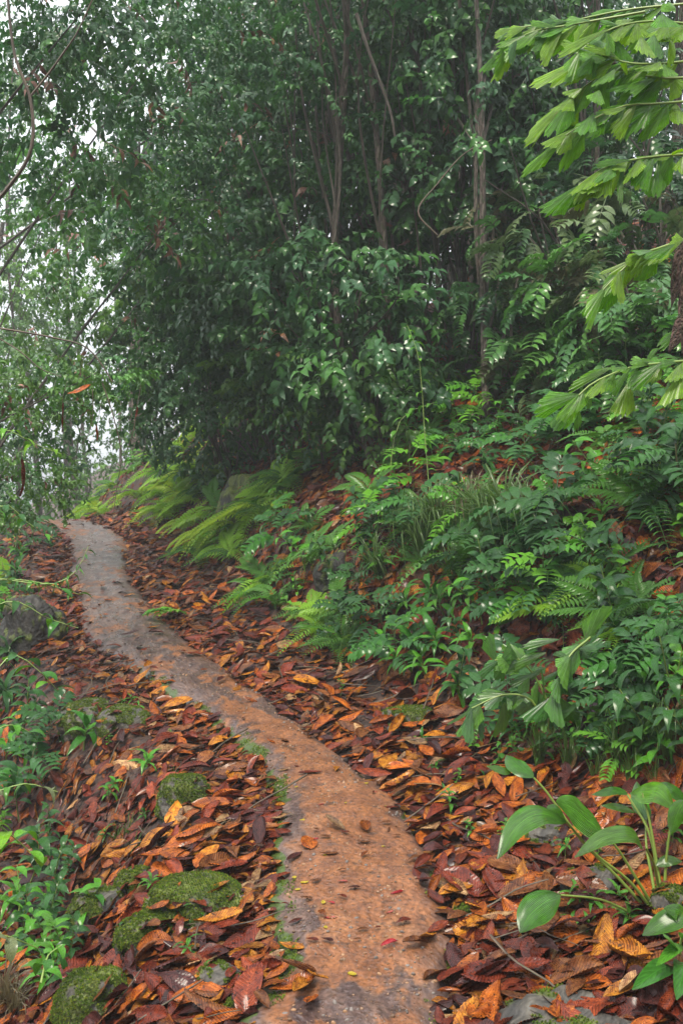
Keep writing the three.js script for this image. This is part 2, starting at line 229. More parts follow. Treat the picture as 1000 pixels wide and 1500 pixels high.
// ---------------------------------------------------------------- path: a low worn slab, orange earth over cement, moss along the edges
{
  const d0 = 0.5, d1 = 19, vOf = (d) => d < 6 ? (d - d0) / (6 - d0) * 0.62 : 0.62 + (d - 6) / (d1 - 6) * 0.38, dOf = (v) => v < 0.62 ? d0 + v / 0.62 * (6 - d0) : 6 + (v - 0.62) / 0.38 * (d1 - 6);
  const at2 = (v, u) => { const d = dOf(v), L = xl(d), R = xr(d); return [lerp(L, R, u), d, (R - L)]; };
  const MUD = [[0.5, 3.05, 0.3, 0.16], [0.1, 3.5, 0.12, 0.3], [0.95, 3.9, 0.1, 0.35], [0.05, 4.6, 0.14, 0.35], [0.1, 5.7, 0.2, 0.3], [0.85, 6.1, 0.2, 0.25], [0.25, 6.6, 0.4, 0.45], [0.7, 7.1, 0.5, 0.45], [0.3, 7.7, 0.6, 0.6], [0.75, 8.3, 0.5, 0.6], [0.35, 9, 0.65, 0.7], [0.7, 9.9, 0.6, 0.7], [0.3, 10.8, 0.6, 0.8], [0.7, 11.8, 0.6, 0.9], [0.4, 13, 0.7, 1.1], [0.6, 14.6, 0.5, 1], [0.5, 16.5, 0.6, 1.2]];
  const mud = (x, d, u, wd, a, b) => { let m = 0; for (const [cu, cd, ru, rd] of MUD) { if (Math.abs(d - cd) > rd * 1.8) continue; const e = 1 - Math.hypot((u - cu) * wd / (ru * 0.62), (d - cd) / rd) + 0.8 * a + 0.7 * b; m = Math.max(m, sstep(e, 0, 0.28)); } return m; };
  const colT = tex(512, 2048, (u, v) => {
    const [x, d, wd] = at2(v, u), a = fbm(x * 3, d * 3, 4), b = fbm(x * 14 + 5, d * 9, 4), c = fbm(x * 60, d * 60, 3), e = fbm(x * 38 + 9, d * 55, 3);
    const k = 1 + 0.42 * c;
    let col = mix3(S([122, 79, 50]), S([94, 60, 41]), clamp(0.5 + b * 1.6, 0, 1)); col = mix3(col, S([146, 102, 70]), sstep(a + b * 0.5, 0.12, 0.4) * 0.6);
    const el = u * wd, er = (1 - u) * wd;                                               // metres from either edge
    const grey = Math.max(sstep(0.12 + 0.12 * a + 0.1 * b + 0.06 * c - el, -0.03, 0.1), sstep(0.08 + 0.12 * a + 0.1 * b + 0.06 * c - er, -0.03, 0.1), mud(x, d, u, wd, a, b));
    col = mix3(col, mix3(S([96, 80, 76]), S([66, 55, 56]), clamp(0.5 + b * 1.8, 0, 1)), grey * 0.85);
    col = mix3(col, S([62, 42, 33]), sstep(e + 0.35 * c, 0.24, 0.36) * 0.55);          // pits and crumbs
    col = mix3(col, S([46, 36, 33]), sstep(fbm(x * 9 + 31, d * 14, 4), 0.3, 0.42) * 0.5);
    const mossL = sstep(0.05 + 0.09 * fbm(x * 5 + 2, d * 2.3 + 8, 3) + 0.07 * b - el, 0, 0.02) * sstep(7.5 - d, 0, 1), mossR = sstep(0.0 + 0.08 * fbm(x * 5 + 12, d * 2.3, 3) + 0.05 * b - er, 0, 0.02) * sstep(6 - d, 0, 1);
    col = mix3(col, mix3(S([78, 98, 36]), S([46, 62, 26]), clamp(0.5 + c * 1.6, 0, 1)), Math.max(mossL, mossR) * 0.9);
    return [col[0] * k, col[1] * k, col[2] * k];
  }, true, false);
  const bmp = tex(512, 2048, (u, v) => { const [x, d] = at2(v, u); return 0.5 + 0.3 * fbm(x * 40, d * 40, 4) - 0.2 * sstep(fbm(x * 38 + 9, d * 55, 3), 0.2, 0.34) + 0.3 * fbm(x * 8, d * 8, 3); }, false, false);
  const rgh = tex(256, 1024, (u, v) => { const [x, d, wd] = at2(v, u); return 0.58 - 0.2 * mud(x, d, u, wd, fbm(x * 3, d * 3, 4), fbm(x * 14 + 5, d * 9, 4)) + 0.28 * fbm(x * 6, d * 5, 4) + 0.1 * fbm(x * 30, d * 30, 3); }, false, false);
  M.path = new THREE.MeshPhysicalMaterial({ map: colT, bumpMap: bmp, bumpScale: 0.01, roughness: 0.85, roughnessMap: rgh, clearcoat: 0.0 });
  const n = 420, m = 30;
  const g = grid(n, m, (a, b) => {
    const d = d0 + Math.pow(a, 1.5) * (d1 - d0), L = xl(d), R = xr(d), wob = 0.035 * noise(d * 2.2, 3) + 0.03 * noise(d * 8, 8) + 0.015 * noise(d * 23, 4), wob2 = 0.04 * noise(d * 2, 13) + 0.03 * noise(d * 7, 18) + 0.015 * noise(d * 21, 6);
    const e = 2 / m, u = clamp((b - e) / (1 - 2 * e), 0, 1), x = lerp(L + wob, R + wob2, u), out = b < e ? (b - e) / e : b > 1 - e ? (b - 1 + e) / e : 0;
    const crown = 0.012 - 0.05 * Math.pow(Math.abs(u - 0.5) * 2, 4);
    const p = V(x + out * 0.035, hpT(d) + crown + 0.012 * noise(x * 5, d * 4) + 0.006 * noise(x * 14, d * 14) - Math.abs(out) * 0.09, -d); p.u = u; p.v = vOf(d); return p;
  });
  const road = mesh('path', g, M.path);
  const tufts = [], tcol = []; // cushions of moss along the slab's edges
  for (let i = 0; i < 15000; i++) { const left = rnd() < 0.72, d = rr(2.6, left ? 7 : 5.2), e = Math.pow(rnd(), 1.6) * 0.12 - 0.03, x = left ? xl(d) + e : xr(d) - e; if (fbm(x * 5 + 2, d * 2.3 + (left ? 8 : 21), 3) * 1.2 + 0.12 * noise(x * 30, d * 30) - (left ? 0 : 0.16) < e * 2.4 - 0.1) continue; const u = clamp((x - xl(d)) / (xr(d) - xl(d)), 0, 1), h = rr(0.005, 0.012); tufts.push(new THREE.Matrix4().compose(V(x, hpT(d) + 0.012 - 0.05 * Math.pow(Math.abs(u - 0.5) * 2, 4) - (e < 0 ? -e * 1.2 : 0) + 0.006 * noise(x * 5, d * 4), -d), new THREE.Quaternion().setFromEuler(new THREE.Euler(rr(-0.4, 0.4), rnd() * 6, rr(-0.4, 0.4))), V(h, h, h))); tcol.push(mossColor()); }
  inst('moss', mossG, M.moss, tufts, tcol, road);
  const pebble = new THREE.IcosahedronGeometry(1, 1), gm = [], gc = [], gq = new THREE.Quaternion(); // grit trodden into the surface
  for (let i = 0; i < 5200; i++) { const d = 2.5 + Math.pow(rnd(), 1.6) * 7, u = rr(0.04, 0.96), x = lerp(xl(d), xr(d), u); if (noise(x * 4, d * 3) < rr(-0.5, 0.3)) continue; const r = 0.0018 + 0.006 * Math.pow(rnd(), 4); gm.push(new THREE.Matrix4().compose(V(x, hpT(d) + 0.012 - 0.05 * Math.pow(Math.abs(u - 0.5) * 2, 4) + 0.012 * noise(x * 5, d * 4) + 0.006 * noise(x * 14, d * 14) + r * 0.1, -d), gq.setFromEuler(new THREE.Euler(rnd() * 3, rnd() * 6, 0)), V(r * rr(1, 1.6), r * rr(0.5, 0.9), r))); const k = rr(0.5, 1.3); gc.push(pick([lin(0.17 * k, 0.1 * k, 0.06 * k), lin(0.12 * k, 0.1 * k, 0.09 * k), lin(0.22 * k, 0.12 * k, 0.06 * k)])); }
  inst('grit', pebble, new THREE.MeshStandardMaterial({ color: 0xffffff, roughness: 0.6 }), gm, gc, road);
  tag(road, 'narrow orange-brown trodden path with moss along its edge', 'path', null, 'structure');
}
const pathY = (x, d) => { const L = xl(d), R = xr(d), u = (x - L) / (R - L); return hpT(d) + 0.012 - 0.05 * Math.pow(Math.abs(u - 0.5) * 2, 4) + 0.012 * noise(x * 5, d * 4); };

const ICO = new THREE.IcosahedronGeometry(1, 24);
function rock(px, py, wpx, hpx, moss, label, o = {}) {
  const base = o.d ? at(px, py + hpx / 2, o.d) : hit(px, py + hpx * 0.35), d = -base.z, s = d / F, rx = wpx * s / 2, ry = Math.max(0.04, hpx * s * 0.62), rz = (o.deep ?? 0.8) * rx, off = V(rr(0, 50), rr(0, 50), rr(0, 50));
  const tufts = [], tcol = [], mq = new THREE.Quaternion(), g = ICO.clone(), p = g.attributes.position, col = [], q = V(), uv = g.attributes.uv;
  for (let i = 0; i < p.count; i++) {
    q.fromBufferAttribute(p, i); const dir = q.clone(), f = q.clone().add(off);
    let k = 1 + 0.3 * n3(f, 1.1) + 0.16 * n3(f, 2.3) + 0.035 * n3(f, 7) + 0.015 * n3(f, 16);
    k = Math.min(k, 1.04 + 0.03 * n3(f, 5)); q.multiplyScalar(k); q.y = Math.min(q.y, 0.86 + 0.1 * n3(f, 2));
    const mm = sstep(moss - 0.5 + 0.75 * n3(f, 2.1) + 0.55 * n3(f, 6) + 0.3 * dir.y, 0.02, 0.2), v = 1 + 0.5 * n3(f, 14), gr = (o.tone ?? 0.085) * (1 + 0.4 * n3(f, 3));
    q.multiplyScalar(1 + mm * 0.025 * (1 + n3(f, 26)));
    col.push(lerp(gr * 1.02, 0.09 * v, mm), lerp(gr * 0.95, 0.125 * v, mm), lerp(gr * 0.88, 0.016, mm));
    if (mm > 0.45 && dir.y > -0.25 && rnd() < Math.min(0.9, 0.06 + rx * rz * 6)) { const hgt = rr(0.006, 0.013); tufts.push(new THREE.Matrix4().compose(V(q.x * rx, q.y * ry, q.z * rz), mq.setFromUnitVectors(YUP, V(dir.x + rr(-0.4, 0.4), dir.y + 0.5, dir.z + rr(-0.4, 0.4)).normalize()), V(hgt, hgt, hgt))); tcol.push(mossColor()); }
    p.setXYZ(i, q.x * rx, q.y * ry, q.z * rz); uv.setXY(i, (dir.x * rx + dir.z * rz * 0.7) * 3 + 0.2, (dir.y * ry + dir.z * rz * 0.5) * 3);
  }
  g.setAttribute('color', new THREE.Float32BufferAttribute(col, 3)); g.computeVertexNormals();
  const m = mesh('rock', g, M.rock); if (d < 7 && tufts.length > 20) inst('moss', mossG, M.moss, tufts, tcol, m); m.position.set(base.x, base.y + ry * ((o.lift ?? 0.3) - 0.22), base.z - rz * 0.3); m.rotation.y = rr(-0.4, 0.4); m.rotation.z = o.tilt ?? rr(-0.1, 0.1);
  ROCKS.push({ m, rx, ry, rz }); tag(m, label, 'rock', 'rocks among the leaf litter'); return m;
}
rock(268, 1160, 84, 78, 0.7, 'mossy boulder with grass tufts between litter and the hollow');
rock(142, 1330, 92, 86, 0.35, 'dark squarish rock half bare of moss in the hollow');
rock(288, 1318, 160, 84, 0.72, 'large flat mossy slab of rock beside the path');
rock(212, 1362, 90, 70, 0.7, 'low mossy rock below the flat mossy slab');
rock(140, 1462, 130, 110, 0.8, 'big mossy boulder next to a huge brown fallen leaf');
rock(322, 1436, 84, 56, 0.28, 'smooth grey rock with a mossy foot among red leaves', { lift: 0.35 });
rock(345, 1478, 40, 26, 0.8, 'small green mossy stone at the mossy path edge');
rock(128, 1046, 96, 62, 0.6, 'mossy rock behind the lance-leaved sapling');
rock(180, 1052, 84, 52, 0.5, 'half-buried rock with thin moss beside the sapling');
rock(46, 905, 100, 110, 0.3, 'tall dark wet rock behind the leafy shoots', { lift: 0.4, tone: 0.03 });
rock(200, 1290, 64, 52, 0.7, 'small mossy rock between dead leaves and the hollow');
rock(730, 1302, 66, 30, 0.3, 'flat grey stone with a pale lichen patch in red litter', { lift: 0.45 });
rock(802, 1222, 90, 36, 0.05, 'flat bare grey stone under the ginger leaves', { lift: 0.35 });
rock(868, 1292, 90, 50, 0.05, 'bare slate-grey stone behind the ginger stalks', { lift: 0.35 });
rock(985, 1322, 70, 60, 0.45, 'dark stone at the foot of the ginger plant', { lift: 0.35 });
rock(690, 1338, 56, 26, 0.55, 'small stone with bright moss at the path edge', { lift: 0.3 });
rock(880, 1512, 300, 70, 0.1, 'broad dark wet rock in front of the litter', { lift: 0.35 });
rock(600, 1040, 110, 66, 0.6, 'low mossy rock at the foot of the bank', { lift: -0.15 });
rock(372, 700, 110, 130, 0.8, 'dark overhanging rock, shadow put into its tone, in the bank behind the bright ferns', { lift: -0.05, deep: 0.9, tone: 0.014 });  // low tone carries the shadow of the overhang
rock(560, 1478, 150, 40, 0.05, 'brown stone worn flush with the path', { lift: -0.72, tilt: 0 });
rock(205, 756, 70, 26, 1.1, 'mossy hump where the path meets the mist', { d: 15.6, lift: 0.3 });
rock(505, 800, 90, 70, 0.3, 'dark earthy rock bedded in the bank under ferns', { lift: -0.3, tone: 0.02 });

// ---------------------------------------------------------------- fallen leaves
function fallen(kind) { // one dead leaf, 1 m long, about the origin, lying in xz
  const hw = rr(0.22, 0.3), curl = kind === 'flat' ? rr(0.05, 0.25) : kind === 'cup' ? rr(0.5, 0.9) : rr(1.3, 2.0), arch = kind === 'roll' ? rr(-0.1, 0.2) : rr(-0.2, 0.35), s0 = rnd() * 20, tw = rr(-0.5, 0.5), prof = pick([PROF.oblong, PROF.oblong, PROF.oblong, PROF.oval, PROF.obov]);
  return (nl, nw) => grid(nl, nw, (t, v) => {
    const s = v * 2 - 1, w = hw * (t < 0.01 ? 0.06 : Math.max(0.04, prof(clamp(t, 0.02, 0.985)))) * (1 + 0.05 * noise(t * 9 + s0, s > 0 ? 1 : 7)), a = s * curl * (0.55 + 0.45 * t), R = curl > 0.02 ? 1 / curl : 50;
    const ph = t * 15 - Math.abs(s) * 2.6, rib = nl > 14 ? 0.011 * Math.sin(ph * 6.283) * Math.min(1, Math.abs(s) * 3) : 0;
    const y = w * R * (1 - Math.cos(a)) + arch * Math.sin(t * Math.PI) * 0.5 + 0.03 * noise(t * 3 + s0, s * 2) + rib + 0.05 * (t - 0.5) * noise(s0, 3), z = w * R * Math.sin(a);
    const p = V(t - 0.5, y, z); p.applyAxisAngle(V(1, 0, 0), tw * (t - 0.5)); p.u = t; p.v = v; return p;
  });
}
const KINDS = ['flat', 'flat', 'cup', 'cup', 'cup', 'roll', 'flat', 'cup', 'roll', 'cup', 'roll', 'cup', 'flat', 'cup'];
const shapes = KINDS.map((k) => { const f = fallen(k); return { k, hi: f(30, 8), lo: f(7, 4) }; });
{
  const low = shapes.map(() => [[], []]), singles = [];
  const q = new THREE.Quaternion(), e = new THREE.Euler(), q2 = new THREE.Quaternion();
  function put(x, z, Lmin, Lmax, lift, tiltMax, dark, bank) {
    const d = -z, L = lerp(Lmin, Lmax, Math.pow(rnd(), 1.1)), n = gNormal(x, z), onPath = x > xl(d) && x < xr(d), y = (onPath ? pathY(x, d) : ground(x, z)) + lift;
    q.setFromUnitVectors(YUP, n); e.set(rr(-tiltMax, tiltMax) + (rnd() < 0.4 ? Math.PI : 0), rnd() * 6.283, rr(-tiltMax, tiltMax), 'YXZ'); q2.setFromEuler(e); q.multiply(q2);
    const si = Math.floor(rnd() * shapes.length), dp = deadPick(), flip = Math.cos(e.x) < 0, cupLift = flip && shapes[si].k !== 'flat' ? 0.09 * L : 0.012;
    const pos = V(x, y + cupLift, z);
    const mat4 = new THREE.Matrix4().compose(pos, q, V(L, L, L * rr(0.85, 1.25)));
    return { mat4, si, dp, pos, L, dark };
  }
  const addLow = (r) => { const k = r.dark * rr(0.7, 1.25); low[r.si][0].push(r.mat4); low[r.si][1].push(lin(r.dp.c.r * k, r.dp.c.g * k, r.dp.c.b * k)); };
  const zone = (x, z) => { const d = -z; if (x > xr(d)) return { side: 1, u: uRight(x, z) }; if (x < xl(d)) return { side: -1, u: uLeft(x, z) }; return { side: 0, u: 0 }; };
  // bottom layers: a full carpet by the path, thinner up the bank and in the hollow
  for (let k = 0; k < 42000; k++) {
    const d = 1.5 + Math.pow(rnd(), 1.35) * 19, z = -d, x = rr(-0.45 * d - 1, 0.45 * d + 0.8), { side, u } = zone(x, z); let keep = 0;
    if (side === 1) keep = u < 0.9 ? 1 : u < 1.25 ? 0.7 : u < 7 ? 1 : 0.5; else if (side === -1) keep = u < 4 ? 1 : 0.4; else keep = d > 6.5 ? 0.035 : 0.006;
    if (side === 1 && u < 0.05 * (1 + noise(d * 3, 2)) && d < 6) keep = 0.4;
    if (rnd() > keep) continue;
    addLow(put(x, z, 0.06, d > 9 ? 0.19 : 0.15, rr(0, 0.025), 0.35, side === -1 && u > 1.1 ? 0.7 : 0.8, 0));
  }
  for (let k = 0; k < 16000; k++) { const d = rr(4, 14), x = xr(d) + rr(0.8, 4.6); addLow(put(x, -d, 0.07, 0.18, rr(0, 0.04), 0.5, rr(0.6, 1))); }
  // spill over the ragged edges of the path
  for (let k = 0; k < 2600; k++) { const d = rr(2, 16), sd = rnd() < 0.5, over = Math.abs(noise(d * 1.7, sd ? 5 : 9)) * 0.14, x = sd ? xr(d) - rr(-0.15, over) : xl(d) + rr(-0.15, over * 0.6); addLow(put(x, -d, 0.05, 0.13, rr(0.002, 0.02), 0.3, 0.9)); }
  // crumbs of broken leaf
  for (let k = 0; k < 9000; k++) { const d = 2.4 + Math.pow(rnd(), 1.3) * 12, { side, u } = zone(0, -d); const x = rr(xl(d) - 1.3, xr(d) + 1.4), zz = zone(x, -d); if (zz.side === 0 && rnd() > (d > 6 ? 0.1 : 0.02)) continue; addLow(put(x, -d, 0.015, 0.055, rr(0.001, zz.side ? 0.035 : 0.003), 0.4, 0.75)); }
  // leaves that came to rest on the rocks
  for (const { m, rx, ry, rz } of ROCKS) for (let k = 0, n = Math.round(3 + rx * rz * 260); k < Math.min(n, 16); k++) { const a = rnd() * 6.283, t = 0.35 + 0.65 * Math.sqrt(rnd()), x = m.position.x + Math.cos(a) * t * rx, z = m.position.z + Math.sin(a) * t * rz, r = put(x, z, 0.05, 0.13, 0, 0.3, 1); r.mat4.elements[13] = m.position.y + ry * 0.86 * Math.sqrt(Math.max(0.02, 1 - t * t * 0.9)) + 0.012; addLow(r); }
  // top layer
  const top = [];
  for (let k = 0; k < 9000; k++) {
    const d = 2.5 + Math.pow(rnd(), 1.5) * 14, x = rr(-0.42 * d - 0.5, 0.42 * d + 0.5), { side, u } = zone(x, -d); if (!side) continue;
    if (rnd() > (side === 1 ? (u < 1.2 ? 0.8 : 0.4) : (u < 1.0 ? 0.75 : 0.35))) continue;
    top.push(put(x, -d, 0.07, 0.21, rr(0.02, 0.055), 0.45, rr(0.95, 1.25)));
  }
  for (const r of top) { const [px, py] = toPx(r.pos); r.size = px > -20 && px < 1020 && py < 1520 && py > 0 ? r.L / -r.pos.z : 0; r.px = px; }
  top.sort((a, b) => b.size - a.size);
  top.forEach((r, i) => {
    if (i >= 240 || !r.size) return addLow(r);
    const m = mesh('fallen_leaf', shapes[r.si].hi, r.dp.m); m.applyMatrix4(r.mat4);
    const by = beside(r.pos, LMG).replace('above', 'near').replace('below', 'near'), shp = { flat: 'flat', cup: 'cupped', roll: 'rolled' }[shapes[r.si].k];
    tag(m, `${shp} ${r.dp.say} ribbed leaf lying in litter ${by}`, 'fallen leaf', `${shp} ${r.dp.say} fallen leaves ${by}`);
  });
  { // fallen sticks: the largest by themselves, the rest in the litter
    const tg = [0, 1, 2].map(() => tube([V(-0.5, 0, 0), V(-0.15, rr(0, 0.05), rr(-0.06, 0.06)), V(0.2, rr(0, 0.04), rr(-0.06, 0.06)), V(0.5, 0, 0)], 0.012, 0.007, 8, 5)), tw = [[], [], []];
    for (let k = 0; k < 700; k++) { const d = 2.6 + Math.pow(rnd(), 1.3) * 11, x = rr(xl(d) - 1.4, xr(d) + 3), zz = zone(x, -d); if (!zz.side) continue; const L = rr(0.1, 0.42), n = gNormal(x, -d), qq = new THREE.Quaternion().setFromUnitVectors(YUP, n).multiply(new THREE.Quaternion().setFromEuler(new THREE.Euler(0, rnd() * 6.28, rr(-0.25, 0.25)))), pos = V(x, ground(x, -d) + rr(0.03, 0.07), -d);
      if (k < 30 && d < 5) { const m = mesh('fallen_stick', tg[k % 3], M.twig); m.position.copy(pos); m.quaternion.copy(qq); m.scale.setScalar(L); const by = beside(pos, LMG).replace(/above|below/, 'near'); tag(m, `thin brown fallen stick lying in litter ${by}`, 'stick', `fallen sticks ${by}`); } else tw[k % 3].push(new THREE.Matrix4().compose(pos, qq, V(L, L, L))); }
    var twigSets = tw.map((a, i) => [tg[i], a]);
  }
  const lit = new THREE.Group(); lit.name = 'leaf_litter'; tag(lit, 'carpet of wet red-brown leaf litter on both sides of the path', 'leaf litter', null, 'stuff'); scene.add(lit);
  twigSets.forEach(([g, a]) => inst('twigs', g, M.twig, a, null, lit));
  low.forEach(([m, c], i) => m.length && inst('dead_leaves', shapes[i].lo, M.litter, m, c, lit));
}
// leaves and petals that lie on the path itself, and a few showy ones beside it
function lay(name, px, py, L, ang, col, si, label, cat, group, lift = 0.004, scaleZ = 1, tilt = 0.1) {
  const p = pathHit(px, py); p.y = (p.x > xl(-p.z) && p.x < xr(-p.z) ? pathY(p.x, -p.z) : ground(p.x, p.z)) + lift;
  const m = mesh(name, shapes[si].hi, col); m.position.copy(p); m.rotation.set(rr(-tilt, tilt), ang, rr(-tilt, tilt), 'YXZ'); m.scale.set(L, L, L * scaleZ); tag(m, label, cat, group); return m;
}
M.yellow = greenLeaf(lin(0.6, 0.46, 0.03), 0.5); M.red = greenLeaf(lin(0.5, 0.03, 0.05), 0.6); M.pink = greenLeaf(lin(0.55, 0.12, 0.1), 0.5);
const z6 = (x, y) => [380 + x * 0.3, 1200 + y * 0.3];
[[170, 288, 0.03], [220, 315, 0.032], [185, 345, 0.026], [312, 418, 0.028], [322, 548, 0.025], [452, 772, 0.034], [210, 10, 0.034], [605, 145, 0.02], [320, 195, 0.018], [420, -60, 0.02], [180, -150, 0.022], [520, -170, 0.025]].forEach(([x, y, L]) => { lay('yellow_leaflet', ...z6(x, y), L, rnd() * 6, M.yellow, pick([0, 1, 3]), 'tiny yellow leaflet lying on the orange path', 'leaflet', 'yellow leaflets on the path', 0.005, 1.5); });
[[405, 325, 0.04], [195, 495, 0.022], [670, 378, 0.05], [635, 465, 0.035], [265, 105, 0.045], [350, 425, 0.03], [345, 505, 0.05], [220, 128, 0.03], [300, -60, 0.03], [560, -130, 0.03]].forEach(([x, y, L]) => { lay('red_petal', ...z6(x, y), L, rr(-0.5, 0.5), pick([M.red, M.pink]), pick([1, 4, 8]), 'small red petal lying on the orange path', 'petal', 'red petals on the path', 0.005, 0.8); });
lay('red_pod', ...z6(632, 645), 0.07, 0.6, M.red, 5, 'curled bright crimson pod lying on the path', 'pod', null, 0.012, 0.8);
[[275, 315, 0.05], [615, 30, 0.05], [475, 610, 0.03], [257, 612, 0.045], [275, 70, 0.03], [405, 275, 0.03], [575, 558, 0.03], [340, 190, 0.08], [415, 85, 0.05], [320, 110, 0.05], [510, 130, 0.06], [760, 210, 0.09], [670, 100, 0.035], [330, 620, 0.05], [500, 560, 0.04], [230, 395, 0.045], [700, 530, 0.07], [120, 410, 0.035], [360, 45, 0.02], [400, 410, 0.05], [460, 365, 0.05]].forEach(([x, y, L]) => { lay('leaf_scrap', ...z6(x, y), L, rr(-0.7, 0.7), DEAD[pick([0, 3, 4, 4])].m, pick([1, 4, 6]), 'small dark scrap of dead leaf lying on the path', 'leaf scrap', 'dark leaf scraps on the path', 0.012, 0.9); });
lay('fallen_leaf', ...z6(155, 618), 0.1, -0.5, DEAD[2].m, 3, 'single ochre leaf with a dark tip lying alone on the path', 'fallen leaf', null, 0.015);
[[160, 830, 0.15, 0.3, 1], [210, 870, 0.14, 1.2, 2], [250, 940, 0.13, 1.5, 1], [280, 830, 0.09, -0.6, 2], [190, 800, 0.12, 0.1, 4]].forEach(([x, y, L, a, c], i) => lay('fallen_leaf', ...z6(x, y), L, a, DEAD[c].m, [3, 5, 2, 4, 8][i], 'crumpled orange-brown leaf in the little heap on the path', 'fallen leaf', 'leaf heap on the path', 0.02 + 0.006 * i, 1, 0.4));
[[760, 650, 0.11, 0.6, 4], [820, 600, 0.12, 1.2, 2], [870, 540, 0.11, 0.8, 6], [940, 520, 0.16, 0.3, 0]].forEach(([x, y, L, a, c], i) => lay('fallen_leaf', ...z6(x, y), L, a, DEAD[c].m, [5, 3, 2, 4][i], 'curled leaf in the string of leaves straggling onto the path', 'fallen leaf', 'leaves straggling onto the path', 0.02, 1, 0.4));
for (let i = 0; i < 60; i++) { const d = 3 + Math.pow(rnd(), 0.8) * 8, left = rnd() < 0.5, e = Math.pow(rnd(), 2.2) * 0.3, x = left ? xl(d) + e : xr(d) - e, [px, py] = toPx(V(x, hpT(d), -d)), c = deadPick(); lay('fallen_leaf', px, py, rr(0.06, 0.13), rnd() * 6.28, c.m, pick([0, 1, 6, 2]), `${c.say} dead leaf trodden onto the ${left ? 'mossy' : 'bare'} side of the path`, 'fallen leaf', `${c.say} leaves trodden onto the ${left ? 'mossy' : 'bare'} path side`, 0.008, rr(0.9, 1.2), 0.12); }
lay('fallen_leaf', 120, 1492, 0.24, 0.1, DEAD[1].m, 3, 'huge ribbed rust-brown leaf beside the big mossy boulder', 'fallen leaf', null, 0.12, 1.2);
lay('fallen_leaf', 368, 1425, 0.19, 1.1, DEAD[0].m, 2, 'long dark crimson ribbed leaf leaning on the mossy path edge', 'fallen leaf', null, 0.06, 1, 0.3);
lay('fallen_leaf', 320, 1362, 0.17, 0.2, DEAD[2].m, 3, 'arched golden ribbed leaf on the flat mossy slab', 'fallen leaf', null, 0.16, 1.1);
lay('fallen_leaf', 228, 1212, 0.15, 0.35, DEAD[1].m, 3, 'pale orange leaf below the grassy boulder', 'fallen leaf', null, 0.1);

// ---------------------------------------------------------------- plants with single leaves
const leafSet = { drip: [0, 1, 2].map((i) => localLeaf(1, 0.19, { droop: 0.35 + 0.2 * i, fold: 0.25, nl: 8 })), oval: [0, 1].map((i) => localLeaf(1, 0.26, { droop: 0.3 + 0.25 * i, prof: PROF.oval, nl: 8 })), lance: [0, 1, 2].map((i) => localLeaf(1, 0.125, { droop: 0.4 + 0.3 * i, prof: PROF.lance, nl: 8, ruffle: 0.12 })) };
function putLeaf(parent, name, geo, mat, pos, yaw, pitch, L, roll = 0, wid = 1) { const m = mesh(name, geo, mat, parent); m.position.copy(pos); m.rotation.set(0, 0, 0); m.rotation.order = 'YZX'; m.rotation.y = yaw; m.rotation.z = pitch; m.rotation.x = roll; m.scale.set(L, L, L * wid); return m; }
// a stem with leaves set along it
function leafyShoot(parent, pts, r, set, mats, n, L, o = {}) {
  const c = sweep(pts); mesh('stem', tube(c, r, r * 0.4, 8, 5), o.woody ? M.twig : M.stem, parent);
  for (let i = 0; i < n; i++) { const t = lerp(o.from ?? 0.25, 1, (i + 0.5) / n), p = c.getPoint(t), yaw = o.flat !== undefined ? o.flat + (i % 2 ? 1 : -1) * rr(0.7, 1.2) : i * 2.4 + rr(-0.4, 0.4); putLeaf(parent, 'leaf', pick(set), pick(mats), p, yaw, (o.pitch ?? 0.2) + rr(-0.3, 0.3) + 0.5 * t * (o.rise ?? 0.5), L * rr(0.75, 1.15) * (1 - 0.3 * Math.abs(t - 0.6)), rr(-0.4, 0.4)); }
}
const compound = (L, pairs, lw, rows = 1) => { // feather leaf: rachis with paired leaflets, joined into one blade
  const g = [tube([V(), V(L * 0.4, L * 0.06, 0), V(L * 0.75, 0, 0), V(L, -L * 0.14, 0)], 0.0035, 0.0015, 6, 4)], c = sweep([V(), V(L * 0.4, L * 0.06, 0), V(L * 0.75, 0, 0), V(L, -L * 0.14, 0)]);
  for (let i = 0; i < pairs; i++) for (const s of [-1, 1]) { const t = 0.25 + 0.72 * i / (pairs - 1), l = lw * (0.7 + 0.5 * Math.sin(Math.PI * t)), leaf = localLeaf(l, l * 0.21, { droop: rr(0.1, 0.6), nl: 4, fold: 0.2 }); leaf.rotateX(rr(-0.4, 0.4)); leaf.rotateY(-s * rr(0.85, 1.15)); const p = c.getPoint(t); leaf.translate(p.x, p.y, p.z); g.push(leaf); }
  return joinI(g);
};
const frondGeo = (L, pairs, pw, droop) => { // fern frond, narrow pinnae
  const pts = [V(), V(L * 0.35, L * 0.12, 0), V(L * 0.7, -L * droop * 0.1, 0), V(L, -L * droop * 0.6, 0)], c = sweep(pts), g = [tube(c, 0.003, 0.001, 8, 4)];
  for (let i = 0; i < pairs; i++) for (const s of [-1, 1]) { const t = 0.14 + 0.85 * i / (pairs - 1), l = pw * Math.pow(Math.sin(Math.PI * Math.pow(0.12 + 0.86 * t, 0.8)), 0.8) + 0.008, leaf = blade([V(), V(l * 0.5, 0.003, 0), V(l, -l * 0.22, 0)], Math.min(0.011, l * 0.16) + 0.002, { prof: PROF.lance, nl: 3, nw: 2 }); leaf.rotateY(-s * rr(1.0, 1.25)); const p = c.getPoint(t); leaf.translate(p.x, p.y, p.z); g.push(leaf); }
  return joinI(g);
};
const compG = [compound(0.3, 6, 0.1), compound(0.34, 7, 0.085), compound(0.26, 5, 0.1)], fernG = [frondGeo(0.5, 20, 0.1, 0.6), frondGeo(0.55, 22, 0.085, 1.0), frondGeo(0.42, 18, 0.09, 0.8)];
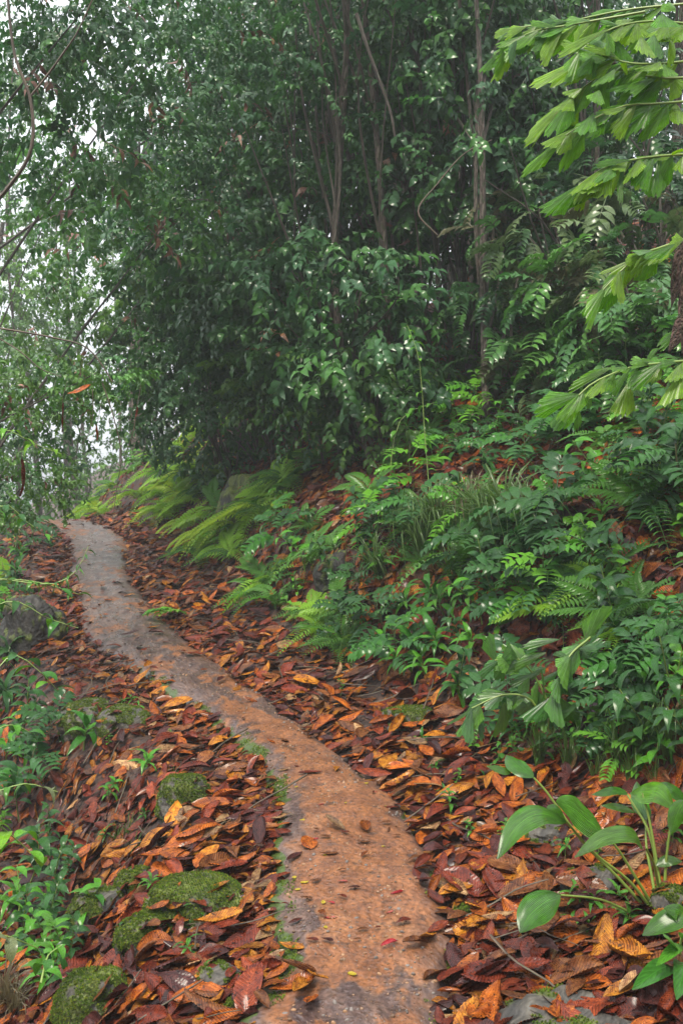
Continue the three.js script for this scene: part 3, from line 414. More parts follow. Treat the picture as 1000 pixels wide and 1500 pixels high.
const tuftG = (n, L, w, spread, droop) => joinI(Array.from({ length: n }, () => { const a = rnd() * 6.283, l = L * rr(0.6, 1.1), k = spread * rr(0.3, 1), g = blade([V(rr(-0.02, 0.02), 0, rr(-0.02, 0.02)), V(l * k * 0.3 * Math.cos(a), l * 0.5, l * k * 0.3 * Math.sin(a)), V(l * k * 0.8 * Math.cos(a), l * (0.82 - 0.2 * droop), l * k * 0.8 * Math.sin(a)), V(l * k * 1.25 * Math.cos(a), l * (0.85 - droop * 0.9), l * k * 1.25 * Math.sin(a))], w * rr(0.7, 1.2), { prof: PROF.blade, nl: 6, nw: 2, fold: 0.4, up: V(Math.sin(a), 0.2, -Math.cos(a)).cross(V(Math.cos(a), 0, Math.sin(a))) }); return g; }));
const tuftV = [tuftG(40, 0.62, 0.0065, 0.6, 0.95), tuftG(26, 0.45, 0.005, 0.45, 0.5), tuftG(18, 0.3, 0.003, 0.5, 0.4)];
// prototypes (detail ones; leaves are meshes of their own)
const offstage = V(0, -50, 0);
function protoSapling(mats, set, n, L, h) { const g = new THREE.Group(); leafyShoot(g, [V(), V(rr(-0.04, 0.04), h * 0.5, rr(-0.04, 0.04)), V(rr(-0.08, 0.08), h, rr(-0.08, 0.08))], 0.006, set, mats, n, L, { from: 0.35, pitch: 0.15 }); return g; }
function protoRosette(mats, n, L) { const g = new THREE.Group(); mesh('stem', tube([V(), V(0.01, 0.1, 0), V(0, 0.2, 0.01)], 0.006, 0.004, 4, 5), M.stem, g); for (let i = 0; i < n; i++) putLeaf(g, 'leaf', pick(leafSet.lance), pick(mats), V(0, 0.12 + 0.08 * i / n, 0), i * 2.4 + rr(-0.3, 0.3), rr(-0.1, 0.6) + (i > n - 3 ? 0.6 : 0), L * rr(0.75, 1.15), rr(-0.3, 0.3)); return g; }
function protoPinnate(mats, n) { const g = new THREE.Group(); mesh('stem', tube([V(), V(0.02, 0.2, 0.02), V(0, 0.4, 0)], 0.006, 0.003, 5, 5), M.stemDark, g); for (let i = 0; i < n; i++) putLeaf(g, 'leaf', pick(compG), pick(mats), V(0, 0.12 + 0.28 * i / n, 0), i * 2.4 + rr(-0.4, 0.4), rr(0.0, 0.55), rr(0.8, 1.2), rr(-0.3, 0.3)); return g; }
function protoFern(mats, n) { const g = new THREE.Group(); for (let i = 0; i < n; i++) putLeaf(g, 'frond', pick(fernG), pick(mats), V(0, 0.01, 0), i * 2.4 + rr(-0.4, 0.4), rr(0.35, 0.95), rr(0.75, 1.2), rr(-0.3, 0.3)); return g; }
function protoTuft(geo, mat) { const g = new THREE.Group(); const m = mesh('blades', geo, mat, g); m.userData.kind = 'stuff'; return g; }
const PROTO = {
  sapling: [protoSapling([M.g[1], M.g[3], M.bright[1]], leafSet.drip, 12, 0.14, 0.4), protoSapling([M.g[0], M.g[4]], leafSet.drip, 15, 0.12, 0.5), protoSapling([M.bright[0], M.g[3]], leafSet.oval, 11, 0.1, 0.35), protoSapling([M.g[2], M.g[0]], leafSet.drip, 14, 0.16, 0.45)],
  rosette: [protoRosette([M.g[1], M.g[3], M.bright[1]], 10, 0.2), protoRosette([M.g[0], M.g[2]], 12, 0.23), protoRosette([M.g[3], M.bright[1]], 9, 0.18)],
  pinnate: [protoPinnate([M.g[1], M.g[4]], 8), protoPinnate([M.bright[0], M.bright[1]], 7), protoPinnate([M.g[0], M.g[2]], 9)],
  fern: [protoFern([M.fern[0], M.fern[1]], 8), protoFern([M.fern[1], M.fern[2]], 9), protoFern([M.fern[2], M.g[3]], 8)],
  sedge: [protoTuft(tuftV[0], M.blade[0]), protoTuft(tuftV[1], M.blade[1]), protoTuft(tuftV[2], M.blade[1]), protoTuft(tuftV[0], M.blade[2])],
};
const NAMES = { sapling: ['leafy_sapling', 'sapling'], rosette: ['lance_leaved_plant', 'plant'], pinnate: ['feather_leaved_shrub', 'shrub'], fern: ['fern', 'fern'], sedge: ['sedge_tuft', 'sedge'] };
function grow(kind, vi, pos, s, label, group, lean = V(), yaw = rnd() * 6.28) { const c = PROTO[kind][vi].clone(); c.name = numbered(NAMES[kind][0]); c.position.copy(pos); c.position.y -= 0.02; c.scale.setScalar(s); const q = new THREE.Quaternion().setFromUnitVectors(YUP, YUP.clone().add(lean).normalize()); c.quaternion.copy(q.multiply(new THREE.Quaternion().setFromAxisAngle(YUP, yaw))); tag(c, label, NAMES[kind][1], group); scene.add(c); return c; }
{ // undergrowth on the bank: stratified over the picture of the bank
  const where = { sapling: 'leafy sapling on the bank', rosette: 'lance-leaved plant on the bank', pinnate: 'feather-leaved shrub on the bank', fern: 'narrow-fronded fern on the bank', sedge: 'tuft of thin sedge on the bank' };
  const add = (px, py, kind, s, vi) => { const p = hit(px, py); const n = gNormal(p.x, p.z), k = vi ?? Math.floor(rnd() * PROTO[kind].length); const lb = `${s > 0.85 ? 'large' : 'small'} ${where[kind]}, ${beside(p, LMB)}`; return grow(kind, k, p, s, lb, lb, V(n.x * 0.5, 0, n.z * 0.5 + 0.15)); };
  const cells = [];
  for (let px = 330; px < 1040; px += 40) for (let py = 470; py < 1130; py += 38) {
    const x = px + rr(-22, 22), y = py + rr(-22, 22), p = hit(x, y), u = uRight(p.x, p.z); if (u < 0.7 || -p.z > 13.5) continue;
    // the litter shows through between the plants here
    const bare = (x > 690 && x < 930 && y > 590 && y < 770) || (x > 840 && y > 760 && y < 860) || (x > 380 && x < 520 && y > 760 && y < 900);
    if (rnd() < (bare ? 0.4 : x > 680 && x < 910 && y > 950 ? 0.75 : 0.12)) continue; cells.push([x, y, p]);
  }
  for (const [x, y] of cells) {
    let kind;
    if (x < 560) kind = pick(['fern', 'pinnate', 'sapling', 'fern', 'sapling']); else if (y > 840 && x < 760) kind = pick(['rosette', 'rosette', 'sapling', 'sedge', 'pinnate']); else kind = pick(['sapling', 'pinnate', 'pinnate', 'rosette', 'fern', 'sapling']);
    const k = kind === 'fern' ? 2 : undefined; add(x, y, kind, rr(0.65, 1.1) * (y > 900 ? 0.8 : 0.95), k);
  }
  for (let i = 0; i < 36; i++) add(i % 2 ? rr(590, 780) : rr(760, 1000), rr(560, 690), pick(['sapling', 'sapling', 'pinnate', 'rosette']), rr(0.5, 0.95));
  // drooping sedge clumps on the cut edge
  for (const [x, y, s, v] of [[650, 800, 1.1, 0], [690, 815, 1.2, 0], [730, 812, 1.25, 0], [762, 800, 1.2, 0], [625, 822, 1.0, 0], [705, 790, 1.1, 3], [670, 860, 0.9, 1], [560, 850, 0.8, 0], [790, 805, 1, 0]]) add(x, y, 'sedge', s, v);
  for (const [x, y, s] of [[640, 890, 1], [655, 905, 1.1], [600, 900, 0.9], [690, 880, 0.9], [570, 960, 0.9], [612, 970, 1.0], [648, 960, 1.0], [585, 985, 0.8], [700, 960, 0.9]]) add(x, y, 'rosette', s * 0.85, pick([0, 2]));
  // bright ferns below the dark rock
  const fl = 'bright yellow-green fern hanging over the path below the dark rock';
  for (const [x, y, s, v] of [[250, 745, 1.2, 0], [268, 715, 1.2, 0], [285, 760, 1.1, 0], [300, 720, 1.2, 1], [262, 690, 1.2, 1], [310, 780, 1.1, 0], [335, 770, 1.2, 0], [355, 760, 1.1, 0], [380, 750, 1.2, 0], [400, 735, 1.1, 0], [330, 740, 1.1, 1], [345, 805, 1.0, 1], [415, 720, 1, 1], [300, 800, 0.9, 1], [285, 680, 1.2, 0], [320, 690, 1.1, 0], [400, 840, 0.8, 1], [420, 700, 1, 1], [245, 715, 1.1, 1], [240, 680, 1.1, 1], [270, 650, 1.2, 0], [385, 860, 0.8, 2]]) { const p = hit(x, y + 14); grow('fern', v, p, s * 1.05, fl, 'bright ferns below the dark rock', V(-0.5, 0, 0.4)); }
  for (const [x, y, s] of [[480, 930, 0.8], [465, 905, 0.7], [505, 900, 0.8], [500, 955, 0.6], [860, 900, 0.8], [890, 870, 0.8], [920, 940, 0.7]]) add(x, y, 'fern', s, 1);
  // foot of the bank near the ginger plant
  const foot = 'fresh green seedling in the grassy strip at the foot of the bank';
  for (const [x, y, k, s] of [[700, 1100, 'sapling', 0.4], [760, 1120, 'sapling', 0.5], [730, 1130, 'sapling', 0.4], [800, 1125, 'sapling', 0.5], [830, 1100, 'rosette', 0.6], [880, 1100, 'sapling', 0.6], [930, 1080, 'sapling', 0.55], [975, 1110, 'rosette', 0.6], [620, 1090, 'rosette', 0.3], [640, 1130, 'rosette', 0.25], [900, 1040, 'rosette', 0.8], [960, 1040, 'sapling', 0.7], [985, 990, 'pinnate', 0.7], [940, 1010, 'pinnate', 0.7], [590, 1060, 'sapling', 0.25], [850, 1060, 'rosette', 0.7], [780, 1080, 'rosette', 0.5]]) { const p = hit(x, y); grow(k, k === 'sapling' ? pick([0, 2]) : 0, p, s, foot, 'seedlings at the foot of the bank', V(-0.15, 0, 0.2)); }
  for (let i = 0; i < 22; i++) { const x = rr(720, 1010), y = lerp(1060, 1150, (x - 700) / 300) + rr(-50, 20), p = hit(x, y); grow(pick(['rosette', 'sapling', 'sapling']), pick([0, 2]), p, rr(0.4, 0.7), foot, 'seedlings at the foot of the bank', V(-0.15, 0, 0.2)); }
  for (const [x, y, s] of [[870, 1150, 0.9], [905, 1140, 1], [945, 1130, 1], [980, 1135, 1], [830, 1140, 0.8], [790, 1135, 0.8], [925, 1165, 0.9], [960, 1170, 0.8]]) { const p = hit(x, y); grow('sedge', pick([1, 2]), p, s, 'fresh upright grass tuft behind the ginger plant', 'grass tufts behind the ginger plant'); }
  for (const [x, y, s] of [[845, 1330, 0.4], [870, 1345, 0.45], [890, 1360, 0.4], [860, 1375, 0.35], [905, 1330, 0.4], [920, 1360, 0.35], [835, 1365, 0.3]]) { const p = hit(x, y); grow('rosette', 2, p, s, 'tiny bamboo-like seedling at the foot of the ginger plant', 'seedlings under the ginger plant'); }
}
{ // the hollow and its plants
  const gl = (px, py, kind, vi, s, label, group, lean = V(0.15, 0, 0.2)) => grow(kind, vi, hit(px, py), s, label, group, lean);
  gl(123, 1100, 'rosette', 0, 0.95, 'dark green lance-leaved sapling with a single erect leaf, by mossy rocks');
  gl(212, 1135, 'rosette', 2, 0.6, 'small sapling with one upright leaf beside the grassy boulder');
  for (const [x, y, s] of [[185, 1225, 0.6], [170, 1235, 0.5], [195, 1255, 0.6]]) gl(x, y, 'sedge', 2, s, 'thin grass tuft on the slope below the grassy boulder', 'grass below the boulder');
  for (const [x, y, s] of [[255, 1150, 0.5], [290, 1165, 0.4], [262, 1165, 0.5]]) gl(x, y, 'sedge', 2, s, 'thin grass tuft growing on the mossy boulder', 'grass on the boulder');
  for (const [x, y, k, v, s] of [[85, 1330, 'sapling', 1, 0.75], [40, 1300, 'sapling', 3, 0.8], [20, 1360, 'sapling', 0, 0.8], [60, 1260, 'sapling', 1, 0.7], [75, 1420, 'sapling', 2, 0.7], [180, 1395, 'sapling', 1, 0.32], [205, 1370, 'sapling', 0, 0.25], [160, 1180, 'sapling', 0, 0.5], [30, 1210, 'sapling', 3, 0.9], [45, 1160, 'pinnate', 0, 0.8], [10, 1120, 'sapling', 0, 1], [30, 1090, 'sapling', 1, 1], [75, 1090, 'pinnate', 2, 0.7], [5, 1040, 'rosette', 1, 1]]) gl(x, y, k, v, s, 'dark green seedling growing in the shady hollow', 'seedlings in the hollow');
  for (let i = 0; i < 20; i++) { const x = rr(-15, 120 - 40 * rnd()), y = rr(1020, 1500), p = hit(x, y); grow(pick(['sapling', 'sapling', 'rosette']), pick([0, 1, 2]), p, rr(0.4, 0.8), 'leafy green seedling among dead leaves deep in the hollow', 'deep seedlings in the hollow', V(0.2, 0, 0.25)); }
  for (let i = 0; i < 26; i++) { const left = i % 2, d = rr(3.2, 6.5), x = left ? xl(d) - rr(0.12, 0.8) : xr(d) + rr(0.15, 0.85), p = onGround(x, -d); p.y += 0.03; grow(pick(['sapling', 'rosette']), pick([0, 2]), p, rr(0.18, 0.36), `small fresh seedling poking through the litter ${beside(p, LMG).replace(/above|below/, 'near')}`, 'seedlings in the litter'); }
  for (const [x, y, s] of [[2, 1480, 0.5], [18, 1496, 0.45]]) gl(x, y, 'sedge', 3, s, 'dry straw-coloured grass drooping over the hollow', 'dry grass at the hollow');
  for (let i = 0; i < 70; i++) { const x = rr(-20, 120), y = rr(770, 1010), p = hit(x, y); if (uLeft(p.x, p.z) < 0.6) continue; grow(pick(['sapling', 'sapling', 'pinnate', 'rosette']), pick([0, 1, 2]), p, rr(0.7, 1.2), `leafy green shoot in the thicket ${-p.z > 8 ? 'by the far path' : uLeft(p.x, p.z) > 1.3 ? 'deep behind the dark wet rock' : 'between dark wet rock and path'}`, `thicket shoots ${-p.z > 8 ? 'by the far path' : uLeft(p.x, p.z) > 1.3 ? 'behind the rock' : 'by the rock'}`, V(0.2, 0, 0.2)); }
  for (let i = 0; i < 60; i++) { const d = rr(9, 19), x = xl(d) - rr(0.45, 3.2), p = onGround(x, -d); grow(pick(['sapling', 'pinnate', 'sapling', 'fern']), pick([0, 1, 2]), p, rr(0.9, 1.7), 'bushy green plant beside the far stretch of path', 'bushes along the far path', V(0.2, 0, 0.1)); }
  for (let i = 0; i < 60; i++) { const d = rr(13, 24), x = xr(d) + rr(0.7, 3.6), p = onGround(x, -d); grow(pick(['sapling', 'fern', 'fern']), pick([0, 1]), p, rr(0.9, 1.6), 'misty green plant at the bend of the bank', 'plants at the bend of the bank', V(-0.3, 0, 0.1)); }
}

// ---------------------------------------------------------------- the ginger plant, leaf by leaf
{
  const base = hit(958, 1338), d0 = -base.z, g = thing('ginger_plant', base, 'ginger plant with broad glossy ribbed leaves on long stalks in the litter', 'plant');
  const R = (px, py, d) => at(px, py, d).sub(base);
  const leaf = (pts, w, dd, label) => { const n = pts.length, D = pts.map((p, i) => R(p[0], p[1], d0 + (Array.isArray(dd) ? lerp(dd[0], dd[1], i / (n - 1)) : dd))); const m = mesh('leaf', blade(D, w * d0 / F / 2, { prof: PROF.oval, nl: 18, nw: 6, fold: 0.12, cup: 0.25, ruffle: 0.05, up: V(0.15, 0.75, 0.65) }), pick(M.ginger), g); if (label) m.userData.label = label; };
  const stalk = (pts, dd) => mesh('stalk', tube(pts.map((p, i) => R(p[0], p[1], d0 + dd * i / (pts.length - 1))), 0.0065, 0.0032, 12, 6), M.stem, g);
  leaf([[884, 1220], [862, 1203], [838, 1184], [814, 1174]], 52, [-0.1, -0.2]); leaf([[829, 1204], [790, 1192], [757, 1210], [728, 1258]], 34, [-0.15, -0.35]);
  leaf([[800, 1182], [812, 1186], [820, 1196], [829, 1206]], 20, -0.12); leaf([[781, 1139], [764, 1127], [751, 1116], [741, 1106]], 32, [0.0, 0.1]); leaf([[748, 1132], [735, 1128], [712, 1122]], 14, 0.05);
  leaf([[941, 1244], [926, 1222], [885, 1226], [841, 1256]], 26, [-0.2, -0.35]); leaf([[946, 1202], [938, 1178], [932, 1145]], 30, [0.1, 0.25]); leaf([[986, 1184], [962, 1160], [942, 1160], [922, 1162]], 46, [0.0, 0.1]);
  leaf([[918, 1164], [900, 1158], [866, 1164]], 20, [0.1, 0.2]); leaf([[820, 1311], [797, 1322], [776, 1340], [761, 1366]], 44, [-0.2, -0.3]); leaf([[1002, 1172], [992, 1190], [982, 1222]], 26, -0.1);
  leaf([[972, 1330], [995, 1338], [968, 1352], [940, 1370]], 32, -0.25); leaf([[960, 1268], [978, 1260], [998, 1262]], 18, 0); leaf([[930, 1190], [905, 1182], [880, 1180]], 14, 0.15); leaf([[960, 1150], [985, 1158], [1010, 1180]], 26, 0.1);
  stalk([[958, 1338], [920, 1290], [870, 1250], [829, 1204]], -0.15); stalk([[952, 1338], [905, 1286], [850, 1230], [800, 1160], [781, 1139]], 0); stalk([[960, 1335], [930, 1285], [905, 1245], [884, 1220]], -0.1);
  stalk([[962, 1335], [955, 1290], [946, 1240], [945, 1202]], 0.1); stalk([[970, 1325], [962, 1270], [950, 1200], [940, 1162], [955, 1158], [986, 1184]].slice(0, 4), 0.05); stalk([[968, 1330], [958, 1270], [946, 1244]], -0.2);
  stalk([[958, 1345], [930, 1340], [880, 1318], [820, 1311]], -0.2); stalk([[972, 1322], [975, 1260], [985, 1184]], 0); stalk([[968, 1322], [950, 1220], [918, 1164]], 0.1);
}
{ // shrubby shoot with dark glossy leaves in the corner by the ginger
  const base = hit(1005, 1440), g = thing('glossy_seedling', base, 'dark glossy broad-leaved seedling rooted beside the broad wet rock', 'seedling'), d0 = -base.z;
  const R = (px, py, dd = 0) => at(px, py, d0 + dd).sub(base);
  mesh('stem', tube([V(), R(995, 1400), R(998, 1370)], 0.006, 0.004, 5, 5), M.stem, g);
  for (const [pts, w] of [[[[990, 1412], [965, 1420], [925, 1450]], 30], [[[995, 1405], [1000, 1420], [990, 1465]], 30], [[[998, 1385], [985, 1392], [960, 1415]], 18], [[[998, 1375], [1010, 1370], [1025, 1385]], 26], [[[996, 1396], [980, 1380], [972, 1372]], 22]]) mesh('leaf', blade(pts.map((p, i) => R(p[0], p[1], -0.08 * i)), w * d0 / F / 2, { prof: PROF.oval, nl: 10, nw: 4, up: V(0, 0.8, 0.6) }), pick([M.g[1], M.bright[1]]), g);
}
// ---------------------------------------------------------------- fishtail palms
function palmParts(g, base, d0, map, rach, leafs, mats, spread, fill = 1, lsize = 1) {
  for (const [pts, dd] of rach) mesh('rachis', tube(pts.map((p, i) => { const [x, y] = map(p[0], p[1]); return at(x, y, d0 + dd[0] + (dd[1] - dd[0]) * i / (pts.length - 1)).sub(base); }), 0.006, 0.0028, 10, 5), M.stem, g);
  if (rach.length) for (const [pts, dd] of rach) { // the smaller leaflets that hang all along each rachis
    const c = sweep(pts.map((p, i) => { const [x, y] = map(p[0], p[1]); return at(x, y, d0 + dd[0] + (dd[1] - dd[0]) * i / (pts.length - 1)).sub(base); })), n = Math.round(c.getLength() / 0.055 * fill);
    for (let i = 0; i < n; i++) { const t = 0.12 + 0.85 * (i + rr(0.2, 0.8)) / n, b = c.getPoint(t), T = c.getTangent(t), dir = T.multiplyScalar(0.55).add(V(rr(-0.2, 0.2), i % 2 ? rr(-0.9, -0.3) : rr(-0.4, 0.15), rr(-0.5, 0.5))).normalize(), L = rr(0.1, 0.19) * lsize; mesh('leaflet', fishtail(b.clone(), b.clone().addScaledVector(dir, L), L * rr(0.2, 0.34), { up: V(rr(-0.4, 0.4), 0.6, 0.9).normalize(), droop: rr(0, 0.2) }), pick(mats), g); }
  }
  for (const [bx, by, tx, ty, w] of leafs) {
    const [x0, y0] = map(bx, by), [x1, y1] = map(tx, ty), dz = rr(-spread, spread) * 0.5, b = at(x0, y0, d0 + dz), t = at(x1, y1, d0 + dz + rr(-0.1, 0.06));
    mesh('leaflet', fishtail(b.sub(base), t.sub(base), w * map.k * d0 / F / 2 * 1.15, { up: V(rr(-0.3, 0.3), 0.6, 1).normalize(), droop: rr(-0.02, 0.12) }), pick(mats), g);
  }
}
{
  const base = onGround(1.56, -4.25), g = thing('fishtail_palm', base, 'fishtail palm reaching wedge-shaped ragged leaflets over the bank', 'palm'), d0 = 4.1;
  const trunk = tube([V(), V(0.02, 0.8, 0.02), V(-0.0, 1.7, 0), V(0.03, 2.6, -0.02), V(0.02, 3.6, 0)], 0.055, 0.04, 20, 12, 1); mesh('trunk', trunk, M.bark, g);
  const z2 = (x, y) => [720 + x * 0.28, 20 + y * 0.28]; z2.k = 0.28;
  palmParts(g, base, d0, z2, [[[[1100, 240], [850, 262], [700, 255], [545, 205]], [0, 0]], [[[1100, 450], [870, 470], [700, 480], [540, 545], [385, 635]], [0, -0.05]], [[[1100, 730], [900, 742], [730, 765], [600, 800], [450, 900]], [0, -0.1]], [[[1100, 60], [800, 40], [600, 90], [440, 210]], [0.1, 0]], [[[1100, 330], [860, 335], [640, 290], [460, 400], [390, 455]], [0, 0.1]], [[[1100, -60], [700, -20], [400, 40], [60, 80]], [0.3, 0.6]], [[[800, -10], [400, 60], [200, 100], [20, 210]], [0.3, 0.6]]],
    [[545, 205, 240, 390, 150], [390, 455, 160, 670, 80], [385, 635, 150, 850, 66], [450, 900, 260, 1070, 110], [545, 835, 490, 945, 100], [860, 330, 620, 410, 110], [855, 345, 820, 540, 66], [700, 490, 560, 520, 60], [530, 520, 470, 640, 100], [460, 570, 340, 600, 90], [640, 290, 550, 370, 70], [610, 80, 340, 190, 80], [540, 210, 430, 180, 110], [600, 100, 640, 210, 90], [780, 120, 810, 210, 90], [720, 70, 690, 180, 80], [850, 110, 850, 220, 110], [930, 140, 960, 250, 120], [880, 250, 810, 300, 80], [870, 470, 820, 600, 110], [960, 470, 990, 580, 110], [860, 745, 720, 900, 100], [875, 750, 880, 960, 90], [900, 745, 930, 860, 120], [730, 765, 530, 785, 50], [690, 775, 660, 990, 36], [650, 785, 600, 865, 60], [780, 755, 755, 810, 70], [700, 255, 690, 300, 50], [470, 390, 370, 425, 80], [420, 440, 350, 520, 90], [750, 475, 690, 520, 70], [690, 490, 690, 625, 50], [940, 325, 990, 430, 120], [1010, 50, 860, 130, 130], [890, 0, 930, 70, 120], [740, 30, 640, 40, 60], [800, 20, 830, 80, 100], [690, 250, 600, 330, 60], [760, 260, 730, 380, 110], [620, 300, 590, 400, 80], [520, 230, 450, 330, 90], [560, 400, 530, 460, 90], [830, 270, 860, 350, 80], [650, 130, 700, 250, 110], [900, 260, 930, 330, 90], [700, 40, 560, 110, 70], [760, 50, 760, 150, 100], [960, 60, 1000, 150, 110], [1000, 745, 1010, 850, 100], [940, 740, 1000, 700, 60], [820, 480, 780, 420, 50], [580, 180, 540, 130, 70], [660, 60, 560, 30, 70], [960, -20, 900, -60, 120], [480, 180, 360, 140, 70]], M.palm, 0.3, 1.5);
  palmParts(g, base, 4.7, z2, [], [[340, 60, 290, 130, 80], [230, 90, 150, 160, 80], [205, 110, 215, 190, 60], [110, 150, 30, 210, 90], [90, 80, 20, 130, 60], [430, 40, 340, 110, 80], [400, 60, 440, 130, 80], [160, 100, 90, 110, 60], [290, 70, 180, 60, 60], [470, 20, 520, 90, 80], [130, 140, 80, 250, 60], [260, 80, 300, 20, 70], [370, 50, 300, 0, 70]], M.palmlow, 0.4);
  const z3 = (x, y) => [700 + x * 0.3, 330 + y * 0.3]; z3.k = 0.3;
  palmParts(g, base, d0, z3, [[[[1080, 655], [900, 672], [740, 695], [560, 770], [490, 830]], [0, -0.1]], [[[1080, 40], [900, 105], [800, 140], [720, 200], [590, 335]], [0, -0.05]]],
    [[490, 825, 270, 880, 110], [480, 830, 380, 1010, 110], [480, 870, 490, 1010, 40], [740, 760, 690, 950, 110], [740, 700, 640, 835, 46], [750, 780, 815, 840, 46], [900, 668, 720, 785, 80], [660, 690, 430, 790, 56], [860, 665, 750, 650, 40], [930, 760, 930, 870, 36], [1000, 700, 950, 870, 130], [990, 675, 950, 770, 70], [820, 690, 760, 780, 60], [960, 90, 810, 170, 60], [1000, 70, 930, 80, 100], [810, 135, 710, 180, 60], [720, 200, 600, 315, 70], [690, 220, 680, 370, 70], [590, 335, 535, 395, 60], [1010, 660, 1040, 780, 100], [880, 600, 820, 650, 40], [1000, 500, 870, 590, 60]], M.palm, 0.2);
  const sheath = (pts, w) => mesh('dead_sheath', blade(pts.map(([x, y]) => at(x, y, 4.12).sub(base)), w, { prof: PROF.lance, nl: 12, nw: 6, cup: 0.7, ruffle: 0.15, up: V(0, 0.1, 1) }), M.fibre, g);
  sheath([[1018, 335], [1000, 370], [990, 420], [982, 452]], 0.03); sheath([[1015, 440], [1000, 470], [988, 500], [977, 516]], 0.028); sheath([[1020, 380], [1008, 420], [1002, 470], [998, 520]], 0.03);
}
{
  const base = hit(800, 1075), d0 = -base.z - 0.35, g = thing('fishtail_palm_seedling', base, 'low fishtail palm seedling with pleated wedge leaflets at the bank foot', 'palm');
  const z7 = (x, y) => [640 + x * 0.28, 900 + y * 0.28]; z7.k = 0.28;
  palmParts(g, base, d0, z7, [[[[620, 640], [760, 420], [800, 120], [690, 220], [600, 430]].slice(2), [0, -0.1]], [[[600, 620], [640, 400], [700, 230], [800, 120]], [0.05, 0]], [[[590, 620], [560, 420], [420, 230], [300, 240]], [0.05, 0]], [[[590, 620], [480, 440], [350, 420], [180, 490]], [0, 0]]],
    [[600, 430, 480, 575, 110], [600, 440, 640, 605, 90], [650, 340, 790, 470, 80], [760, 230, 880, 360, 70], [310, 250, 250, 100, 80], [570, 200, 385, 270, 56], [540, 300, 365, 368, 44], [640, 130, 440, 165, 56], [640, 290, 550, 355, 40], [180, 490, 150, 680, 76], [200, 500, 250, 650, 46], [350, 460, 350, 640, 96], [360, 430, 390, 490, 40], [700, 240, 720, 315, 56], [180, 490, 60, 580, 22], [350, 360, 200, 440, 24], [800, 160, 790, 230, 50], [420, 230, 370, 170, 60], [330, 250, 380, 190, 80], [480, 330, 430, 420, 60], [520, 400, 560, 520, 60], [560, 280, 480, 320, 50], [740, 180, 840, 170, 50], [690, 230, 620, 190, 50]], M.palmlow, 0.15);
}

// ---------------------------------------------------------------- trees: trunk, limbs and a crown of leafy twigs
function sprig(n, L, w, len, prof) { // twig hanging along +x with n leaves
  const c = sweep([V(), V(len * 0.4, -0.01, 0.01), V(len * 0.8, -0.05 * len, 0), V(len, -0.16 * len, 0)]), g = [tube(c, 0.0035, 0.0015, 5, 3)];
  for (let i = 0; i < n; i++) { const t = 0.18 + 0.82 * i / (n - 1), s = i % 2 ? 1 : -1, leaf = blade([V(), V(L * 0.5, 0.01, 0), V(L, -L * rr(0.1, 0.5), 0)].map((p) => p.multiplyScalar(1)), w * rr(0.85, 1.15), { prof, nl: 4, nw: 2, fold: 0.2 }); leaf.scale(1, 1, 1); leaf.rotateX(rr(-0.7, 0.7)); leaf.rotateZ(rr(-0.9, 0.1)); leaf.rotateY(i === n - 1 ? 0 : -s * rr(0.5, 1.1)); const p = c.getPoint(t); leaf.translate(p.x, p.y, p.z); g.push(leaf); }
  return joinI(g);
}
const SPRIG = [sprig(10, 0.095, 0.024, 0.34, PROF.drip), sprig(9, 0.105, 0.027, 0.36, PROF.drip), sprig(12, 0.08, 0.022, 0.36, PROF.oval), sprig(6, 0.15, 0.027, 0.34, PROF.lance)];
SPRIG.push(compG[0], compG[1]);
const TONE = { pale: [[0.12, 0.19, 0.07], [0.1, 0.18, 0.06], [0.17, 0.17, 0.09], [0.07, 0.2, 0.05]], fresh: [[0.09, 0.27, 0.04], [0.06, 0.2, 0.05], [0.11, 0.3, 0.05]], dark: [[0.03, 0.1, 0.03], [0.035, 0.12, 0.028], [0.028, 0.09, 0.04]], mid: [[0.045, 0.16, 0.03], [0.06, 0.19, 0.035], [0.04, 0.14, 0.05], [0.05, 0.15, 0.055]], light: [[0.1, 0.24, 0.03], [0.07, 0.2, 0.03], [0.06, 0.17, 0.045], [0.12, 0.27, 0.04]], dry: [[0.22, 0.09, 0.05], [0.3, 0.14, 0.06], [0.17, 0.07, 0.04]] };
const tm = new THREE.Matrix4(), tq = new THREE.Quaternion();
